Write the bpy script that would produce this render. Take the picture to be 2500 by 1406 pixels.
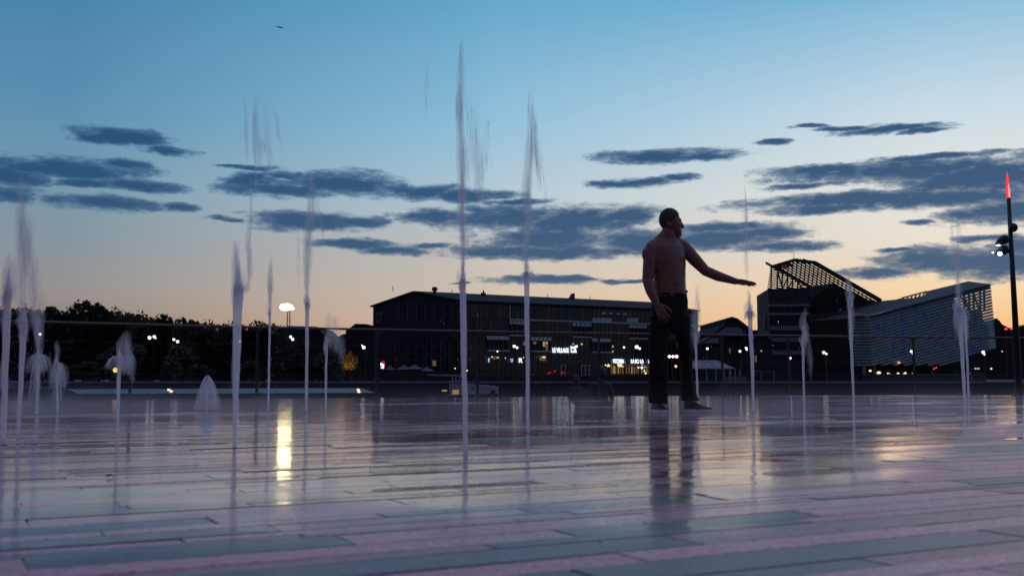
import bpy, bmesh, math, random
from mathutils import Vector, Matrix, noise
from math import sin, cos, pi, radians, atan2, sqrt, tan
random.seed(7)
for _o in list(bpy.data.objects):
    bpy.data.objects.remove(_o)
SC = bpy.context.scene
COL = SC.collection

# ------------------------------------------------------------------ camera
FPX, CX, CY, HOR, CAMH = 2600.0, 1250.0, 703.0, 925.0, 0.30      # photograph measured at 2500 x 1406
PITCH = math.atan((HOR - CY) / FPX)
cam = bpy.data.cameras.new('camera')
cam.sensor_width = 36.0
cam.lens = 36.0 * FPX / 2500.0
cam.clip_start = 0.05
cam.clip_end = 6000
cam.dof.use_dof = True
cam.dof.focus_distance = 17.0
cam.dof.aperture_fstop = 5.6
camo = bpy.data.objects.new('camera', cam)
COL.objects.link(camo)
camo.location = (0, 0, CAMH)
camo.rotation_euler = (pi / 2 + PITCH, 0, 0)
SC.camera = camo

def ray(px, py):
    """direction of a photograph point, scaled to y = 1"""
    x, y = (px - CX) / FPX, (CY - py) / FPX
    Y = cos(PITCH) - y * sin(PITCH)
    Z = sin(PITCH) + y * cos(PITCH)
    return Vector((x / Y, 1.0, Z / Y))

def P(px, py, Y):
    r = ray(px, py)
    return Vector((r.x * Y, Y, CAMH + r.z * Y))

def G(px, py, z=0.0):
    r = ray(px, py)
    return P(px, py, (z - CAMH) / r.z)

# ------------------------------------------------------------------ render and exposure
SC.render.engine = 'CYCLES'
SC.cycles.use_denoising = True
SC.cycles.max_bounces = 8
SC.cycles.diffuse_bounces = 3
SC.cycles.glossy_bounces = 4
SC.cycles.transparent_max_bounces = 24
SC.cycles.volume_bounces = 2
SC.cycles.sample_clamp_indirect = 4.0
SC.view_settings.view_transform = 'Standard'
SC.view_settings.look = 'None'
SC.view_settings.exposure = 0.0
SC.view_settings.gamma = 1.0
SC.view_settings.use_curve_mapping = False

# ------------------------------------------------------------------ world: dusk sky with bands of cloud
def s2l(c):
    return tuple((v / 255 / 12.92) if v / 255 <= 0.04045 else ((v / 255 + 0.055) / 1.055) ** 2.4 for v in c)

W = bpy.data.worlds.new('World')
SC.world = W
W.use_nodes = True
NT = W.node_tree
NT.nodes.clear()

class NB:
    """small helper that adds nodes and links sockets or values"""
    def __init__(s, nt): s.nt = nt
    def n(s, typ, ins=None, **kw):
        nd = s.nt.nodes.new(typ)
        for k, v in kw.items(): setattr(nd, k, v)
        for k, v in (ins or {}).items(): s.put(nd.inputs[k], v)
        return nd
    def put(s, sock, v):
        if isinstance(v, bpy.types.NodeSocket): s.nt.links.new(v, sock)
        else: sock.default_value = v
    def m(s, op, a, b=0.0, c=0.0, clamp=False):
        nd = s.nt.nodes.new('ShaderNodeMath'); nd.operation = op; nd.use_clamp = clamp
        for i, v in enumerate((a, b, c)): s.put(nd.inputs[i], v)
        return nd.outputs[0]
    def vm(s, op, a, b=(0, 0, 0), c=(0, 0, 0)):
        nd = s.nt.nodes.new('ShaderNodeVectorMath'); nd.operation = op
        s.put(nd.inputs[0], a); s.put(nd.inputs[1], b)
        if op == 'MULTIPLY_ADD': s.put(nd.inputs[2], c)
        return nd.outputs[0]
    def mix(s, f, a, b, blend='MIX'):
        nd = s.nt.nodes.new('ShaderNodeMix'); nd.data_type = 'RGBA'; nd.blend_type = blend
        s.put(nd.inputs[0], f); s.put(nd.inputs[6], a); s.put(nd.inputs[7], b)
        return nd.outputs[2]
    def ramp(s, f, pts, interp='LINEAR'):
        nd = s.nt.nodes.new('ShaderNodeValToRGB'); cr = nd.color_ramp; cr.interpolation = interp
        while len(cr.elements) < len(pts): cr.elements.new(0.5)
        for e, (p, c) in zip(cr.elements, pts):
            e.position = p
            e.color = (c[0], c[1], c[2], 1) if hasattr(c, '__len__') else (c, c, c, 1)
        s.put(nd.inputs[0], f)
        return nd.outputs[0]
    def mr(s, v, a, b, c=0.0, d=1.0, smooth=True):
        nd = s.nt.nodes.new('ShaderNodeMapRange'); nd.interpolation_type = 'SMOOTHSTEP' if smooth else 'LINEAR'
        s.put(nd.inputs[0], v)
        for i, q in enumerate((a, b, c, d)): nd.inputs[i + 1].default_value = q
        return nd.outputs[0]
    def noise(s, vec, scale, detail=4, rough=0.55, color=False, dist=0.0):
        nd = s.nt.nodes.new('ShaderNodeTexNoise')
        s.put(nd.inputs['Vector'], vec); nd.inputs['Scale'].default_value = scale
        nd.inputs['Detail'].default_value = detail; nd.inputs['Roughness'].default_value = rough
        nd.inputs['Distortion'].default_value = dist
        return nd.outputs['Color' if color else 'Fac']

def azel(px, py):
    r = ray(px, py)
    return atan2(r.x, r.y), r.z / sqrt(r.x ** 2 + r.y ** 2)

b = NB(NT)
tc = b.n('ShaderNodeTexCoord').outputs['Generated']
sx = b.n('ShaderNodeSeparateXYZ', {0: tc})
hx, hy, hz = sx.outputs
az = b.m('ARCTAN2', hx, hy)
hl = b.m('SQRT', b.m('ADD', b.m('MULTIPLY', hx, hx), b.m('MULTIPLY', hy, hy)))
te = b.m('DIVIDE', hz, b.m('MAXIMUM', hl, 0.02))              # tangent of the elevation
e = b.m('DIVIDE', b.m('ARCTAN2', hz, hl), pi / 2)               # 0 horizon .. 1 zenith
EL = lambda py: max(0.0, math.atan((HOR - py) / FPX) / (pi / 2))
def sky_ramp(cols):
    return b.ramp(e, [(EL(y) if y is not None else q, s2l(c)) for y, c, q in cols])
left = sky_ramp([(925, (120, 100, 98), 0), (800, (142, 126, 120), 0), (725, (147, 142, 140), 0), (620, (132, 145, 155), 0), (480, (114, 149, 170), 0), (300, (90, 141, 174), 0), (0, (66, 127, 166), 0), (None, (112, 140, 174), .45), (None, (158, 136, 170), 1.0)])
midc = sky_ramp([(925, (205, 150, 116), 0), (800, (219, 183, 156), 0), (725, (206, 187, 170), 0), (620, (195, 189, 183), 0), (480, (176, 197, 208), 0), (300, (140, 188, 214), 0), (0, (102, 165, 199), 0), (None, (128, 152, 188), .45), (None, (158, 136, 170), 1.0)])
right = sky_ramp([(925, (238, 168, 108), 0), (800, (246, 194, 136), 0), (725, (245, 212, 168), 0), (620, (233, 221, 204), 0), (480, (228, 226, 218), 0), (300, (198, 217, 228), 0), (0, (120, 180, 212), 0), (None, (134, 158, 192), .45), (None, (158, 136, 170), 1.0)])
east = sky_ramp([(925, (44, 46, 62), 0), (725, (56, 52, 70), 0), (300, (62, 60, 84), 0), (None, (66, 72, 102), .22), (None, (82, 92, 130), .42), (None, (122, 116, 154), .7), (None, (158, 136, 170), 1.0)])
# azimuth of the afterglow is a little outside the right edge of the view; the glow fades evenly to both sides
GLOW = radians(24)
da = b.m('ABSOLUTE', b.m('WRAP', b.m('SUBTRACT', az, GLOW), -pi, pi))
f1 = b.mr(da, radians(2), radians(27), 0, 1, False)
f2 = b.mr(da, radians(25), radians(47), 0, 1, False)
f3 = b.mr(da, radians(55), radians(125), 0, 1)
sky = b.mix(f1, right, midc)
sky = b.mix(f2, sky, left)
sky = b.mix(f3, sky, east)
nish = b.n('ShaderNodeTexSky', sky_type='NISHITA', sun_disc=False)
nish.sun_elevation = radians(-2.0)
nish.sun_rotation = GLOW
nish.air_density = 1.0; nish.dust_density = 1.2; nish.ozone_density = 2.0
sky = b.mix(1.0, sky, b.mix(1.0, nish.outputs[0], (0.06, 0.06, 0.06, 1), 'MULTIPLY'), 'ADD')

CLOUDS = [  # px, py, half width, half height in the photograph
    (300,335,150,26),(425,370,85,15),(230,338,90,16),(165,412,205,32),(300,402,80,18),(35,432,80,36),(30,478,80,26),(335,453,120,18),(200,450,90,14),
    (268,496,140,24),(450,507,62,15),(615,408,80,10),(630,440,105,30),(690,465,170,28),(830,450,180,40),(1000,468,170,26),(1150,478,150,22),(1270,494,90,12),(690,428,100,14),
    (548,537,58,9),(770,542,190,30),(880,545,90,20),(860,596,125,16),(960,608,120,15),(1060,600,80,12),(1060,530,110,26),(1230,535,190,42),(1400,545,190,52),(1520,525,110,36),
    (1360,585,250,40),(1330,615,330,24),(1560,590,190,42),(1750,585,180,34),(1860,568,150,28),(1900,602,140,16),(1760,553,130,18),(1310,685,150,13),(1400,682,70,10),(1550,686,70,6),
    (1620,382,205,21),(1700,382,120,12),(1545,445,130,16),(1480,450,85,14),(1650,432,60,12),(1880,348,50,8),
    (2220,418,330,36),(2420,430,280,56),(2040,412,190,20),(2280,384,170,10),(2080,490,330,22),(2300,485,280,32),(2460,515,160,36),(2010,512,150,18),(1960,455,120,10),
    (2170,318,150,12),(2060,314,70,9),(1970,310,60,9),(2260,322,60,9),(2320,640,210,46),(2140,665,130,18),(2440,640,160,56),(2480,600,90,30),(2270,541,46,9),(2420,580,75,14),(2160,610,50,6),
    (1730,798,26,6),(560,400,50,5),(1500,684,50,6),(1120,690,40,4)]
cv = b.n('ShaderNodeCombineXYZ', {0: az, 1: te, 2: 0.0}).outputs[0]
cs = b.vm('MULTIPLY', cv, (1, 2.9, 1))
wn = b.noise(cs, 14, 6, 0.62, True)
warp = b.vm('MULTIPLY', b.vm('SUBTRACT', wn, (.5, .5, .5)), (.085, .014, 0))
cw = b.vm('ADD', cv, warp)
field = None
for (px, py, hw, hh) in CLOUDS:
    a0, t0 = azel(px, py)
    sa, st = hw * 1.22 / FPX, hh * 1.14 / FPX
    v = b.vm('MULTIPLY_ADD', cw, (1 / sa, 1 / st, 0), (-a0 / sa, -t0 / st, 0))
    g = b.n('ShaderNodeTexGradient', {0: v}, gradient_type='SPHERICAL').outputs['Fac']
    field = g if field is None else b.m('MAXIMUM', field, g)
# the same kind of cloud goes on outside the frame
outside = b.m('MULTIPLY', b.mr(b.m('ABSOLUTE', az), radians(25.5), radians(31)), b.mr(te, 0.02, 0.06))
outside = b.m('MULTIPLY', outside, b.mr(te, 0.20, 0.30, 1, 0))
gen = b.m('MULTIPLY', b.mr(b.noise(b.vm('MULTIPLY', cv, (1, 6, 1)), 5.0, 4, .55), .5, .7, 0, .6), outside)
field = b.m('MAXIMUM', field, gen)
fine = b.noise(cs, 62, 8, 0.66)
mid_n = b.noise(cs, 20, 5, 0.6)
den = b.m('ADD', field, b.m('ADD', b.m('MULTIPLY', b.m('SUBTRACT', fine, .5), .95), b.m('MULTIPLY', b.m('SUBTRACT', mid_n, .5), 1.0)))
den = b.m('MULTIPLY', den, b.mr(field, 0.0, 0.12))
cloud = b.mr(den, 0.06, 0.47)
core = b.mr(den, 0.25, 0.75)
low = b.mr(te, 0.085, 0.20)
ccol = b.mix(low, s2l((84, 112, 140)) + (1,), s2l((54, 96, 136)) + (1,))
cdark = b.mix(low, s2l((56, 88, 122)) + (1,), s2l((38, 78, 118)) + (1,))
ccol = b.mix(core, ccol, cdark)
ccol = b.mix(f3, ccol, s2l((40, 50, 74)) + (1,))
ccol = b.mix(b.m('MULTIPLY', b.m('SUBTRACT', 1.0, core), .22), ccol, sky)
sky = b.mix(b.m('MULTIPLY', cloud, .96), sky, ccol)
ground_side = b.mr(hz, -0.02, 0.0)
sky = b.mix(ground_side, (0.01, 0.011, 0.014, 1), sky)
bg = b.n('ShaderNodeBackground', {0: sky, 1: 1.0})
out = b.n('ShaderNodeOutputWorld', {0: bg.outputs[0]})

# the sun has set: only a trace of warm light comes over the horizon
sun = bpy.data.lights.new('sun', 'SUN')
sun.energy = 0.06
sun.color = (1.0, 0.62, 0.38)
sun.angle = radians(12)
suno = bpy.data.objects.new('sun', sun)
COL.objects.link(suno)
suno.location = (0, 0, 50)
suno.rotation_euler = Vector((-sin(GLOW), -cos(GLOW), -0.035)).to_track_quat('-Z', 'Y').to_euler()
# ------------------------------------------------------------------ materials
def mat(name):
    m = bpy.data.materials.new(name); m.use_nodes = True; m.node_tree.nodes.clear()
    return m, NB(m.node_tree)
def finish(q, surf=None, vol=None):
    o = q.n('ShaderNodeOutputMaterial')
    if surf is not None: q.put(o.inputs[0], surf)
    if vol is not None: q.put(o.inputs[1], vol)
def pbr(name, col, rough=0.6, metal=0.0, var=0.25, scale=4.0, spec=0.5, bump=0.0, coat=0.0, dirt=None):
    m, q = mat(name)
    co = q.n('ShaderNodeTexCoord').outputs['Object']
    n1 = q.noise(co, scale, 5, .6)
    n2 = q.noise(co, scale * 7.3, 4, .6)
    k = q.m('ADD', q.m('MULTIPLY', n1, .65), q.m('MULTIPLY', n2, .35))
    lo = tuple(max(0, c * (1 - var)) for c in col) + (1,); hi = tuple(min(1, c * (1 + var)) for c in col) + (1,)
    c = q.mix(q.mr(k, .3, .7), lo, hi)
    rr = q.m('ADD', rough, q.m('MULTIPLY', q.m('SUBTRACT', n2, .5), .22), clamp=True)
    p = q.n('ShaderNodeBsdfPrincipled', {'Base Color': c, 'Roughness': rr, 'Metallic': metal, 'Specular IOR Level': spec, 'Coat Weight': coat})
    if bump:
        bp = q.n('ShaderNodeBump', {'Height': n2, 'Strength': bump, 'Distance': .02})
        q.put(p.inputs['Normal'], bp.outputs[0])
    finish(q, p.outputs[0])
    return m
def emit(name, col, st):
    m, q = mat(name)
    p = q.n('ShaderNodeEmission', {0: tuple(col) + (1,), 1: st})
    finish(q, p.outputs[0])
    return m
MT = {
 'brick': pbr('dark_brick', (.022, .022, .026), .85, var=.35, scale=.6),
 'darkglass': pbr('dark_glass', (.009, .012, .018), .16, var=.3, scale=.3, spec=.6),
 'skyglass': pbr('sky_painted_glass', (.62, .66, .70), .18, var=.1, scale=.4),  # reflected sky put into the pale base colour
 'roof': pbr('zinc_roof', (.030, .037, .048), .9, var=.25, scale=.5, spec=.15),
 'wingroof': pbr('wing_roof', (.075, .088, .105), .85, var=.2, scale=.3, spec=.2),
 'frame': pbr('grey_frame', (.10, .11, .125), .5, var=.15),
 'paleframe': pbr('pale_frame', (.50, .53, .57), .5, var=.15),
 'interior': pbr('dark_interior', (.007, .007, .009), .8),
 'slat': pbr('dark_slat', (.022, .02, .02), .55, var=.3),
 'steel': pbr('dark_steel', (.02, .02, .022), .45, var=.2),
 'black': pbr('black_paint', (.008, .008, .010), .4, var=.2),
 'concrete': pbr('quay_concrete', (.12, .12, .125), .85, var=.3, scale=.4),
 'darkconc': pbr('dark_concrete', (.035, .038, .045), .85, var=.3, scale=.4),
 'bandconc': pbr('pale_band', (.20, .22, .25), .7, var=.2, scale=.4),
 'white': pbr('white_paint', (.40, .44, .48), .5, var=.12, scale=.8),
 'canvas': pbr('white_canvas', (.24, .25, .28), .8, var=.1),
 'umbrella': pbr('blue_grey_canvas', (.10, .14, .19), .8, var=.15),
 'barge': pbr('blue_hatch', (.085, .115, .15), .4, var=.15, scale=.3),
 'hull': pbr('dark_hull', (.02, .022, .028), .5, var=.3),
 'leaf': pbr('dark_foliage', (.022, .026, .016), .8, var=.45, scale=.6),
 'leafwarm': pbr('shrub_foliage', (.12, .10, .03), .8, var=.45, scale=1.2),
 'bark': pbr('bark', (.035, .028, .022), .9, var=.3),
 'soil': pbr('far_bank', (.03, .031, .033), .9, var=.3, scale=.05),
 'hill': pbr('wooded_hill', (.022, .022, .022), .95, var=.4, scale=.02),
 'rail': pbr('rail_wood', (.15, .095, .08), .55, var=.25, scale=6),
 'railpost': pbr('rail_steel', (.022, .024, .03), .5, var=.2, scale=6),
 'redcloth': pbr('terrace_canvas', (.16, .07, .05), .8),
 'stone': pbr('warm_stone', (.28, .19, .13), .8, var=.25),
 'num': pbr('numeral_paint', (.10, .12, .15), .6, var=.1),
 'goal': pbr('goal_metal', (.42, .40, .38), .5),
 'lampwhite': emit('lamp_white', (1.0, .84, .86), 2.6),
 'lampwarm': emit('lamp_warm', (1.0, .70, .38), 1.5),
 'lamporange': emit('lamp_orange', (1.0, .52, .14), 1.3),
 'flood': emit('floodlight', (1.0, .84, .42), 38.0),
 'sign': emit('sign_white', (.80, .93, 1.0), 1.7),
 'signblue': emit('sign_blue', (.45, .70, 1.0), 1.0),
 'signred': emit('sign_red', (.75, .03, .10), .55),
 'redlamp': emit('lamp_red', (1.0, .05, .04), 2.0),
 'reddim': emit('dim_red_light', (.8, .02, .05), .35),
 'spike': emit('spike_red', (1.0, .05, .09), 1.1),
 'spikecore': emit('spike_core', (1.0, .45, .36), 1.15),
 'lens': emit('lens_violet', (.78, .76, 1.0), 5.0),
 'litwin': emit('lit_window', (1.0, .70, .26), .34),
 'litdim': emit('lit_window_dim', (1.0, .58, .26), .13),
 'litshop': emit('lit_shop', (1.0, .60, .28), .15),
 'cyanwin': emit('lit_window_pale', (.9, .92, .8), .55),
 'bluewin': emit('lit_window_blue', (.1, .45, 1.0), .9),
 'magenta': emit('magenta_panel', (.62, .06, .22), .55),
 'skin': pbr('skin', (.205, .088, .066), .40, var=.12, scale=5, bump=.02),
 'hair': pbr('short_hair', (.055, .032, .027), .7, var=.4, scale=60),
 'jeans': pbr('black_denim', (.0095, .009, .0105), .8, var=.35, scale=14, bump=.25, spec=.2),
 'belt': pbr('belt_leather', (.012, .011, .011), .35),
 'buckle': pbr('buckle_metal', (.12, .12, .12), .4, metal=1.0),
 'shoe': pbr('dark_canvas', (.02, .014, .015), .6, var=.3, scale=20),
 'sole': pbr('rubber_sole', (.88, .74, .70), .6, var=.15, scale=20),
 'shirt': pbr('dark_shirt', (.012, .012, .014), .7),
 'shirt2': pbr('brown_shirt', (.035, .027, .026), .7),
}
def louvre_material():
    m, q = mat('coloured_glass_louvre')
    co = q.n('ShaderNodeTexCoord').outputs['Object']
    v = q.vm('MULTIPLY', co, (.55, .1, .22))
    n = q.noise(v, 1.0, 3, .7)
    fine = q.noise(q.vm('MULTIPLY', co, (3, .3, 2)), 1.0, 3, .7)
    c = q.ramp(n, [(.36, (.22, .32, .34)), (.47, (.28, .38, .38)), (.56, (.25, .35, .42)), (.62, (.13, .23, .52)), (.68, (.13, .24, .56)), (.78, (.24, .36, .37))])  # coloured glass, with the blue and green lamp tint put in
    c = q.mix(q.mr(fine, .62, .72), c, (.62, .62, .40, 1))  # small yellow green glints painted into the colour
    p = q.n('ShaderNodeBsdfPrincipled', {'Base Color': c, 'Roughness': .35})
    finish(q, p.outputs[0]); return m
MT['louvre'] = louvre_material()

def paver_material():
    m, q = mat('wet_granite_paver')
    at = q.n('ShaderNodeAttribute', attribute_name='tone').outputs['Color']
    sp = q.n('ShaderNodeSeparateColor', {0: at})
    co = q.n('ShaderNodeNewGeometry').outputs['Position']
    big = q.noise(co, 1.3, 4, .6)
    med = q.noise(co, 22, 4, .65)
    spk = q.m('ADD', q.m('MULTIPLY', q.noise(co, 190, 3, .75), .6), q.m('MULTIPLY', q.noise(co, 70, 3, .7), .4))
    pink = q.mix(sp.outputs[1], (.68, .25, .32, 1), (.76, .35, .42, 1))  # pink granite, made stronger in place of pink lamp light
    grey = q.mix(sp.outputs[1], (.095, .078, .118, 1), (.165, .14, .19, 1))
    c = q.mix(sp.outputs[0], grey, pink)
    c = q.mix(q.mr(spk, .40, .60), q.mix(1.0, c, (.50, .50, .55, 1), 'MULTIPLY'), q.mix(1.0, c, (1.3, 1.25, 1.25, 1), 'MULTIPLY'))
    c = q.mix(q.m('MULTIPLY', q.mr(med, .45, .75), .45), c, q.mix(1.0, c, (.55, .55, .6, 1), 'MULTIPLY'))
    wet = q.mr(q.m('ADD', big, q.m('MULTIPLY', q.m('SUBTRACT', med, .5), .25)), .38, .62)
    yy = q.n('ShaderNodeSeparateXYZ', {0: co}).outputs[1]
    xx = q.n('ShaderNodeSeparateXYZ', {0: co}).outputs[0]
    reach = q.m('SUBTRACT', yy, q.m('MULTIPLY', q.m('MAXIMUM', q.m('SUBTRACT', xx, q.m('MULTIPLY', yy, .22)), 0.0), 3.0))
    dry = q.mr(q.m('ADD', reach, q.m('MULTIPLY', q.m('SUBTRACT', big, .5), 2.6)), 3.0, 1.7)      # out of reach of the spray
    matte = q.m('MAXIMUM', dry, q.m('MULTIPLY', q.m('MULTIPLY', sp.outputs[0], .35), q.m('SUBTRACT', 1.0, wet)))
    rough = q.m('ADD', .22, q.m('MULTIPLY', matte, .18))
    bp = q.n('ShaderNodeBump', {'Height': q.m('ADD', q.m('MULTIPLY', spk, .4), med), 'Strength': q.m('ADD', .25, q.m('MULTIPLY', matte, .35)), 'Distance': .0016})
    p = q.n('ShaderNodeBsdfPrincipled', {'Base Color': c, 'Roughness': rough, 'Specular IOR Level': .5, 'Coat Weight': q.m('SUBTRACT', 1.0, matte), 'Coat Roughness': q.m('ADD', .022, q.m('MULTIPLY', q.m('SUBTRACT', 1.0, wet), .09)), 'Coat IOR': 1.33})
    q.put(p.inputs['Normal'], bp.outputs[0])
    rip = q.n('ShaderNodeBump', {'Height': q.noise(co, 34, 3, .6), 'Strength': .11, 'Distance': .004}); q.put(p.inputs['Coat Normal'], rip.outputs[0])
    finish(q, p.outputs[0]); return m
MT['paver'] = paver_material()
MT['joint'] = pbr('dark_joint', (.09, .08, .09), .5, var=.3, scale=20)

def film_material():
    m, q = mat('water_film')
    co = q.n('ShaderNodeNewGeometry').outputs['Position']
    n1 = q.noise(co, 9, 3, .6); n2 = q.noise(co, 34, 3, .6)
    bp = q.n('ShaderNodeBump', {'Height': q.m('ADD', n1, q.m('MULTIPLY', n2, .35)), 'Strength': .28, 'Distance': .004})
    fr = q.n('ShaderNodeFresnel', {0: 1.33, 'Normal': bp.outputs[0]})
    gl = q.n('ShaderNodeBsdfAnisotropic', {'Color': (1, 1, 1, 1), 'Roughness': .05, 'Normal': bp.outputs[0]})
    tr = q.n('ShaderNodeBsdfTransparent', {0: (.97, .97, .98, 1)})
    mx = q.n('ShaderNodeMixShader', {0: fr.outputs[0], 1: tr.outputs[0], 2: gl.outputs[0]})
    finish(q, mx.outputs[0]); return m
MT['film'] = film_material()
def river_material():
    m, q = mat('river_water')
    co = q.n('ShaderNodeNewGeometry').outputs['Position']
    bp = q.n('ShaderNodeBump', {'Height': q.noise(co, .9, 4, .6), 'Strength': .5, 'Distance': .2})
    p = q.n('ShaderNodeBsdfPrincipled', {'Base Color': (.008, .011, .014, 1), 'Roughness': .08, 'IOR': 1.33, 'Normal': bp.outputs[0]})
    finish(q, p.outputs[0]); return m
MT['river'] = river_material()

def jet_material(name, tint, alpha):
    m, q = mat(name)
    co = q.n('ShaderNodeNewGeometry').outputs['Position']
    st = q.noise(q.vm('MULTIPLY', co, (90, 90, 16)), 1.0, 4, .65)
    d = q.n('ShaderNodeBsdfDiffuse', {0: tint + (1,)})
    t = q.n('ShaderNodeBsdfTranslucent', {0: tint + (1,)})
    g = q.n('ShaderNodeBsdfAnisotropic', {0: (1, 1, 1, 1), 'Roughness': .18})
    a = q.n('ShaderNodeMixShader', {0: .75, 1: d.outputs[0], 2: t.outputs[0]})
    a = q.n('ShaderNodeMixShader', {0: .08, 1: a.outputs[0], 2: g.outputs[0]})
    tr = q.n('ShaderNodeBsdfTransparent')
    f = q.m('ADD', alpha, q.m('MULTIPLY', q.m('SUBTRACT', st, .5), .9), clamp=True)
    mx = q.n('ShaderNodeMixShader', {0: f, 1: tr.outputs[0], 2: a.outputs[0]})
    finish(q, mx.outputs[0]); return m
MT['jet'] = jet_material('jet_water', (.97, .96, .99), .66)
MT['jetpink'] = jet_material('jet_water_pink_lit', (.99, .87, .94), .66)  # pink lamp light put into the tint of the water
MT['thread'] = jet_material('spray_threads', (.92, .90, .96), .22)
MT['thread_pink'] = jet_material('spray_threads_pink_lit', (.98, .82, .92), .28)  # threads tinted for the same pink lamp light
MT['drops'] = jet_material('spray_drops', (.9, .9, .95), .8)
_vol = {}
def spray(density, pink=False):
    key = (round(math.log(density) * 4), pink)
    if key not in _vol:
        m, q = mat('spray_mist')
        v = q.n('ShaderNodeVolumePrincipled', {'Color': (1.0, .84, .92, 1) if pink else (.99, .93, .98, 1), 'Density': math.exp(key[0] / 4), 'Anisotropy': .5})  # pink jets: lamp light put into the scatter colour
        finish(q, None, v.outputs[0]); _vol[key] = m
    return _vol[key]

# ------------------------------------------------------------------ geometry helpers
class B:
    """collects vertices and faces in world space"""
    def __init__(s): s.v = []; s.f = []
    def add(s, vs, fs):
        k = len(s.v); s.v += [Vector(p) for p in vs]; s.f += [tuple(i + k for i in f) for f in fs]; return s
    def hexa(s, a):       # 8 points: bottom ring 0-3, top ring 4-7
        return s.add(a, [(0, 3, 2, 1), (4, 5, 6, 7), (0, 1, 5, 4), (1, 2, 6, 5), (2, 3, 7, 6), (3, 0, 4, 7)])
    def box(s, c, h, rz=0.0):
        c = Vector(c); u = Vector((cos(rz), sin(rz), 0)) * h[0]; v = Vector((-sin(rz), cos(rz), 0)) * h[1]; w = Vector((0, 0, h[2]))
        return s.hexa([c - u - v - w, c + u - v - w, c + u + v - w, c - u + v - w, c - u - v + w, c + u - v + w, c + u + v + w, c - u + v + w])
    def bar(s, a, c, w, h=None, up=(0, 0, 1)):
        a, c = Vector(a), Vector(c); h = h or w; d = (c - a).normalized(); up = Vector(up)
        x = d.cross(up)
        if x.length < 1e-4: x = d.cross(Vector((0, 1, 0)))
        x.normalize(); y = x.cross(d); x *= w / 2; y *= h / 2
        return s.hexa([a - x - y, a + x - y, a + x + y, a - x + y, c - x - y, c + x - y, c + x + y, c - x + y])
    def tube(s, pts, rad, n=8, cap=True, wob=0.0, seed=0):
        pts = [Vector(p) for p in pts]; k = len(s.v); m = len(pts)
        for i, p in enumerate(pts):
            d = (pts[min(i + 1, m - 1)] - pts[max(i - 1, 0)]).normalized()
            x = d.cross(Vector((0, 1, 0)) if abs(d.y) < .8 else Vector((1, 0, 0))).normalized(); y = d.cross(x)
            r = rad[i] if hasattr(rad, '__len__') else rad
            for j in range(n):
                a = 2 * pi * j / n
                q = r * (1 + (wob * noise.noise(Vector((cos(a) * 1.3 + seed, sin(a) * 1.3, i * .33))) if wob else 0))
                s.v.append(p + x * cos(a) * q + y * sin(a) * q)
        for i in range(m - 1):
            for j in range(n):
                s.f.append((k + i * n + j, k + i * n + (j + 1) % n, k + (i + 1) * n + (j + 1) % n, k + (i + 1) * n + j))
        if cap:
            s.f.append(tuple(k + j for j in reversed(range(n)))); s.f.append(tuple(k + (m - 1) * n + j for j in range(n)))
        return s
    def ball(s, c, r, n=10, m=6):
        c = Vector(c); r = r if hasattr(r, '__len__') else (r, r, r)
        vs = [c + Vector((0, 0, -r[2]))]; fs = []
        for i in range(1, m):
            t = -pi / 2 + pi * i / m
            for j in range(n):
                a = 2 * pi * j / n; vs.append(c + Vector((r[0] * cos(t) * cos(a), r[1] * cos(t) * sin(a), r[2] * sin(t))))
        vs.append(c + Vector((0, 0, r[2])))
        for j in range(n): fs.append((0, 1 + (j + 1) % n, 1 + j))
        for i in range(m - 2):
            for j in range(n): fs.append((1 + i * n + j, 1 + i * n + (j + 1) % n, 1 + (i + 1) * n + (j + 1) % n, 1 + (i + 1) * n + j))
        L = len(vs) - 1; o = 1 + (m - 2) * n
        for j in range(n): fs.append((o + j, o + (j + 1) % n, L))
        return s.add(vs, fs)
    def prism(s, front, back):     # two matching polygons
        n = len(front)
        return s.add(list(front) + list(back), [tuple(range(n)), tuple(reversed(range(n, 2 * n)))] + [(i, i + n, (i + 1) % n + n, (i + 1) % n) for i in range(n)])

ORG = {}
def thing(name, label, cat, loc, group=None):
    o = bpy.data.objects.new(name, None); COL.objects.link(o); o.location = loc; o.empty_display_size = .2
    ORG[o] = Vector(loc); tag(o, label, cat, group); return o
def tag(o, label=None, cat=None, group=None, kind=None):
    if label: o['label'] = label
    if cat: o['category'] = cat
    if group: o['group'] = group
    if kind: o['kind'] = kind
    return o
def part(name, g, m, parent=None, smooth=False, origin=None):
    base = ORG[parent] if parent is not None else Vector(origin or (0, 0, 0))
    me = bpy.data.meshes.new(name)
    me.from_pydata([tuple(p - base) for p in g.v], [], g.f)
    me.materials.append(MT[m] if isinstance(m, str) else m)
    if smooth:
        for p in me.polygons: p.use_smooth = True
    me.update()
    o = bpy.data.objects.new(name, me); COL.objects.link(o)
    if parent is not None: o.parent = parent
    else: o.location = base
    ORG[o] = base
    return o
def struct(name, g, m, **k):
    o = part(name, g, m, **k); o['kind'] = 'structure'; return o
def recalc(o):
    bm = bmesh.new(); bm.from_mesh(o.data); bmesh.ops.recalc_face_normals(bm, faces=bm.faces[:]); bm.to_mesh(o.data); bm.free()
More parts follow.
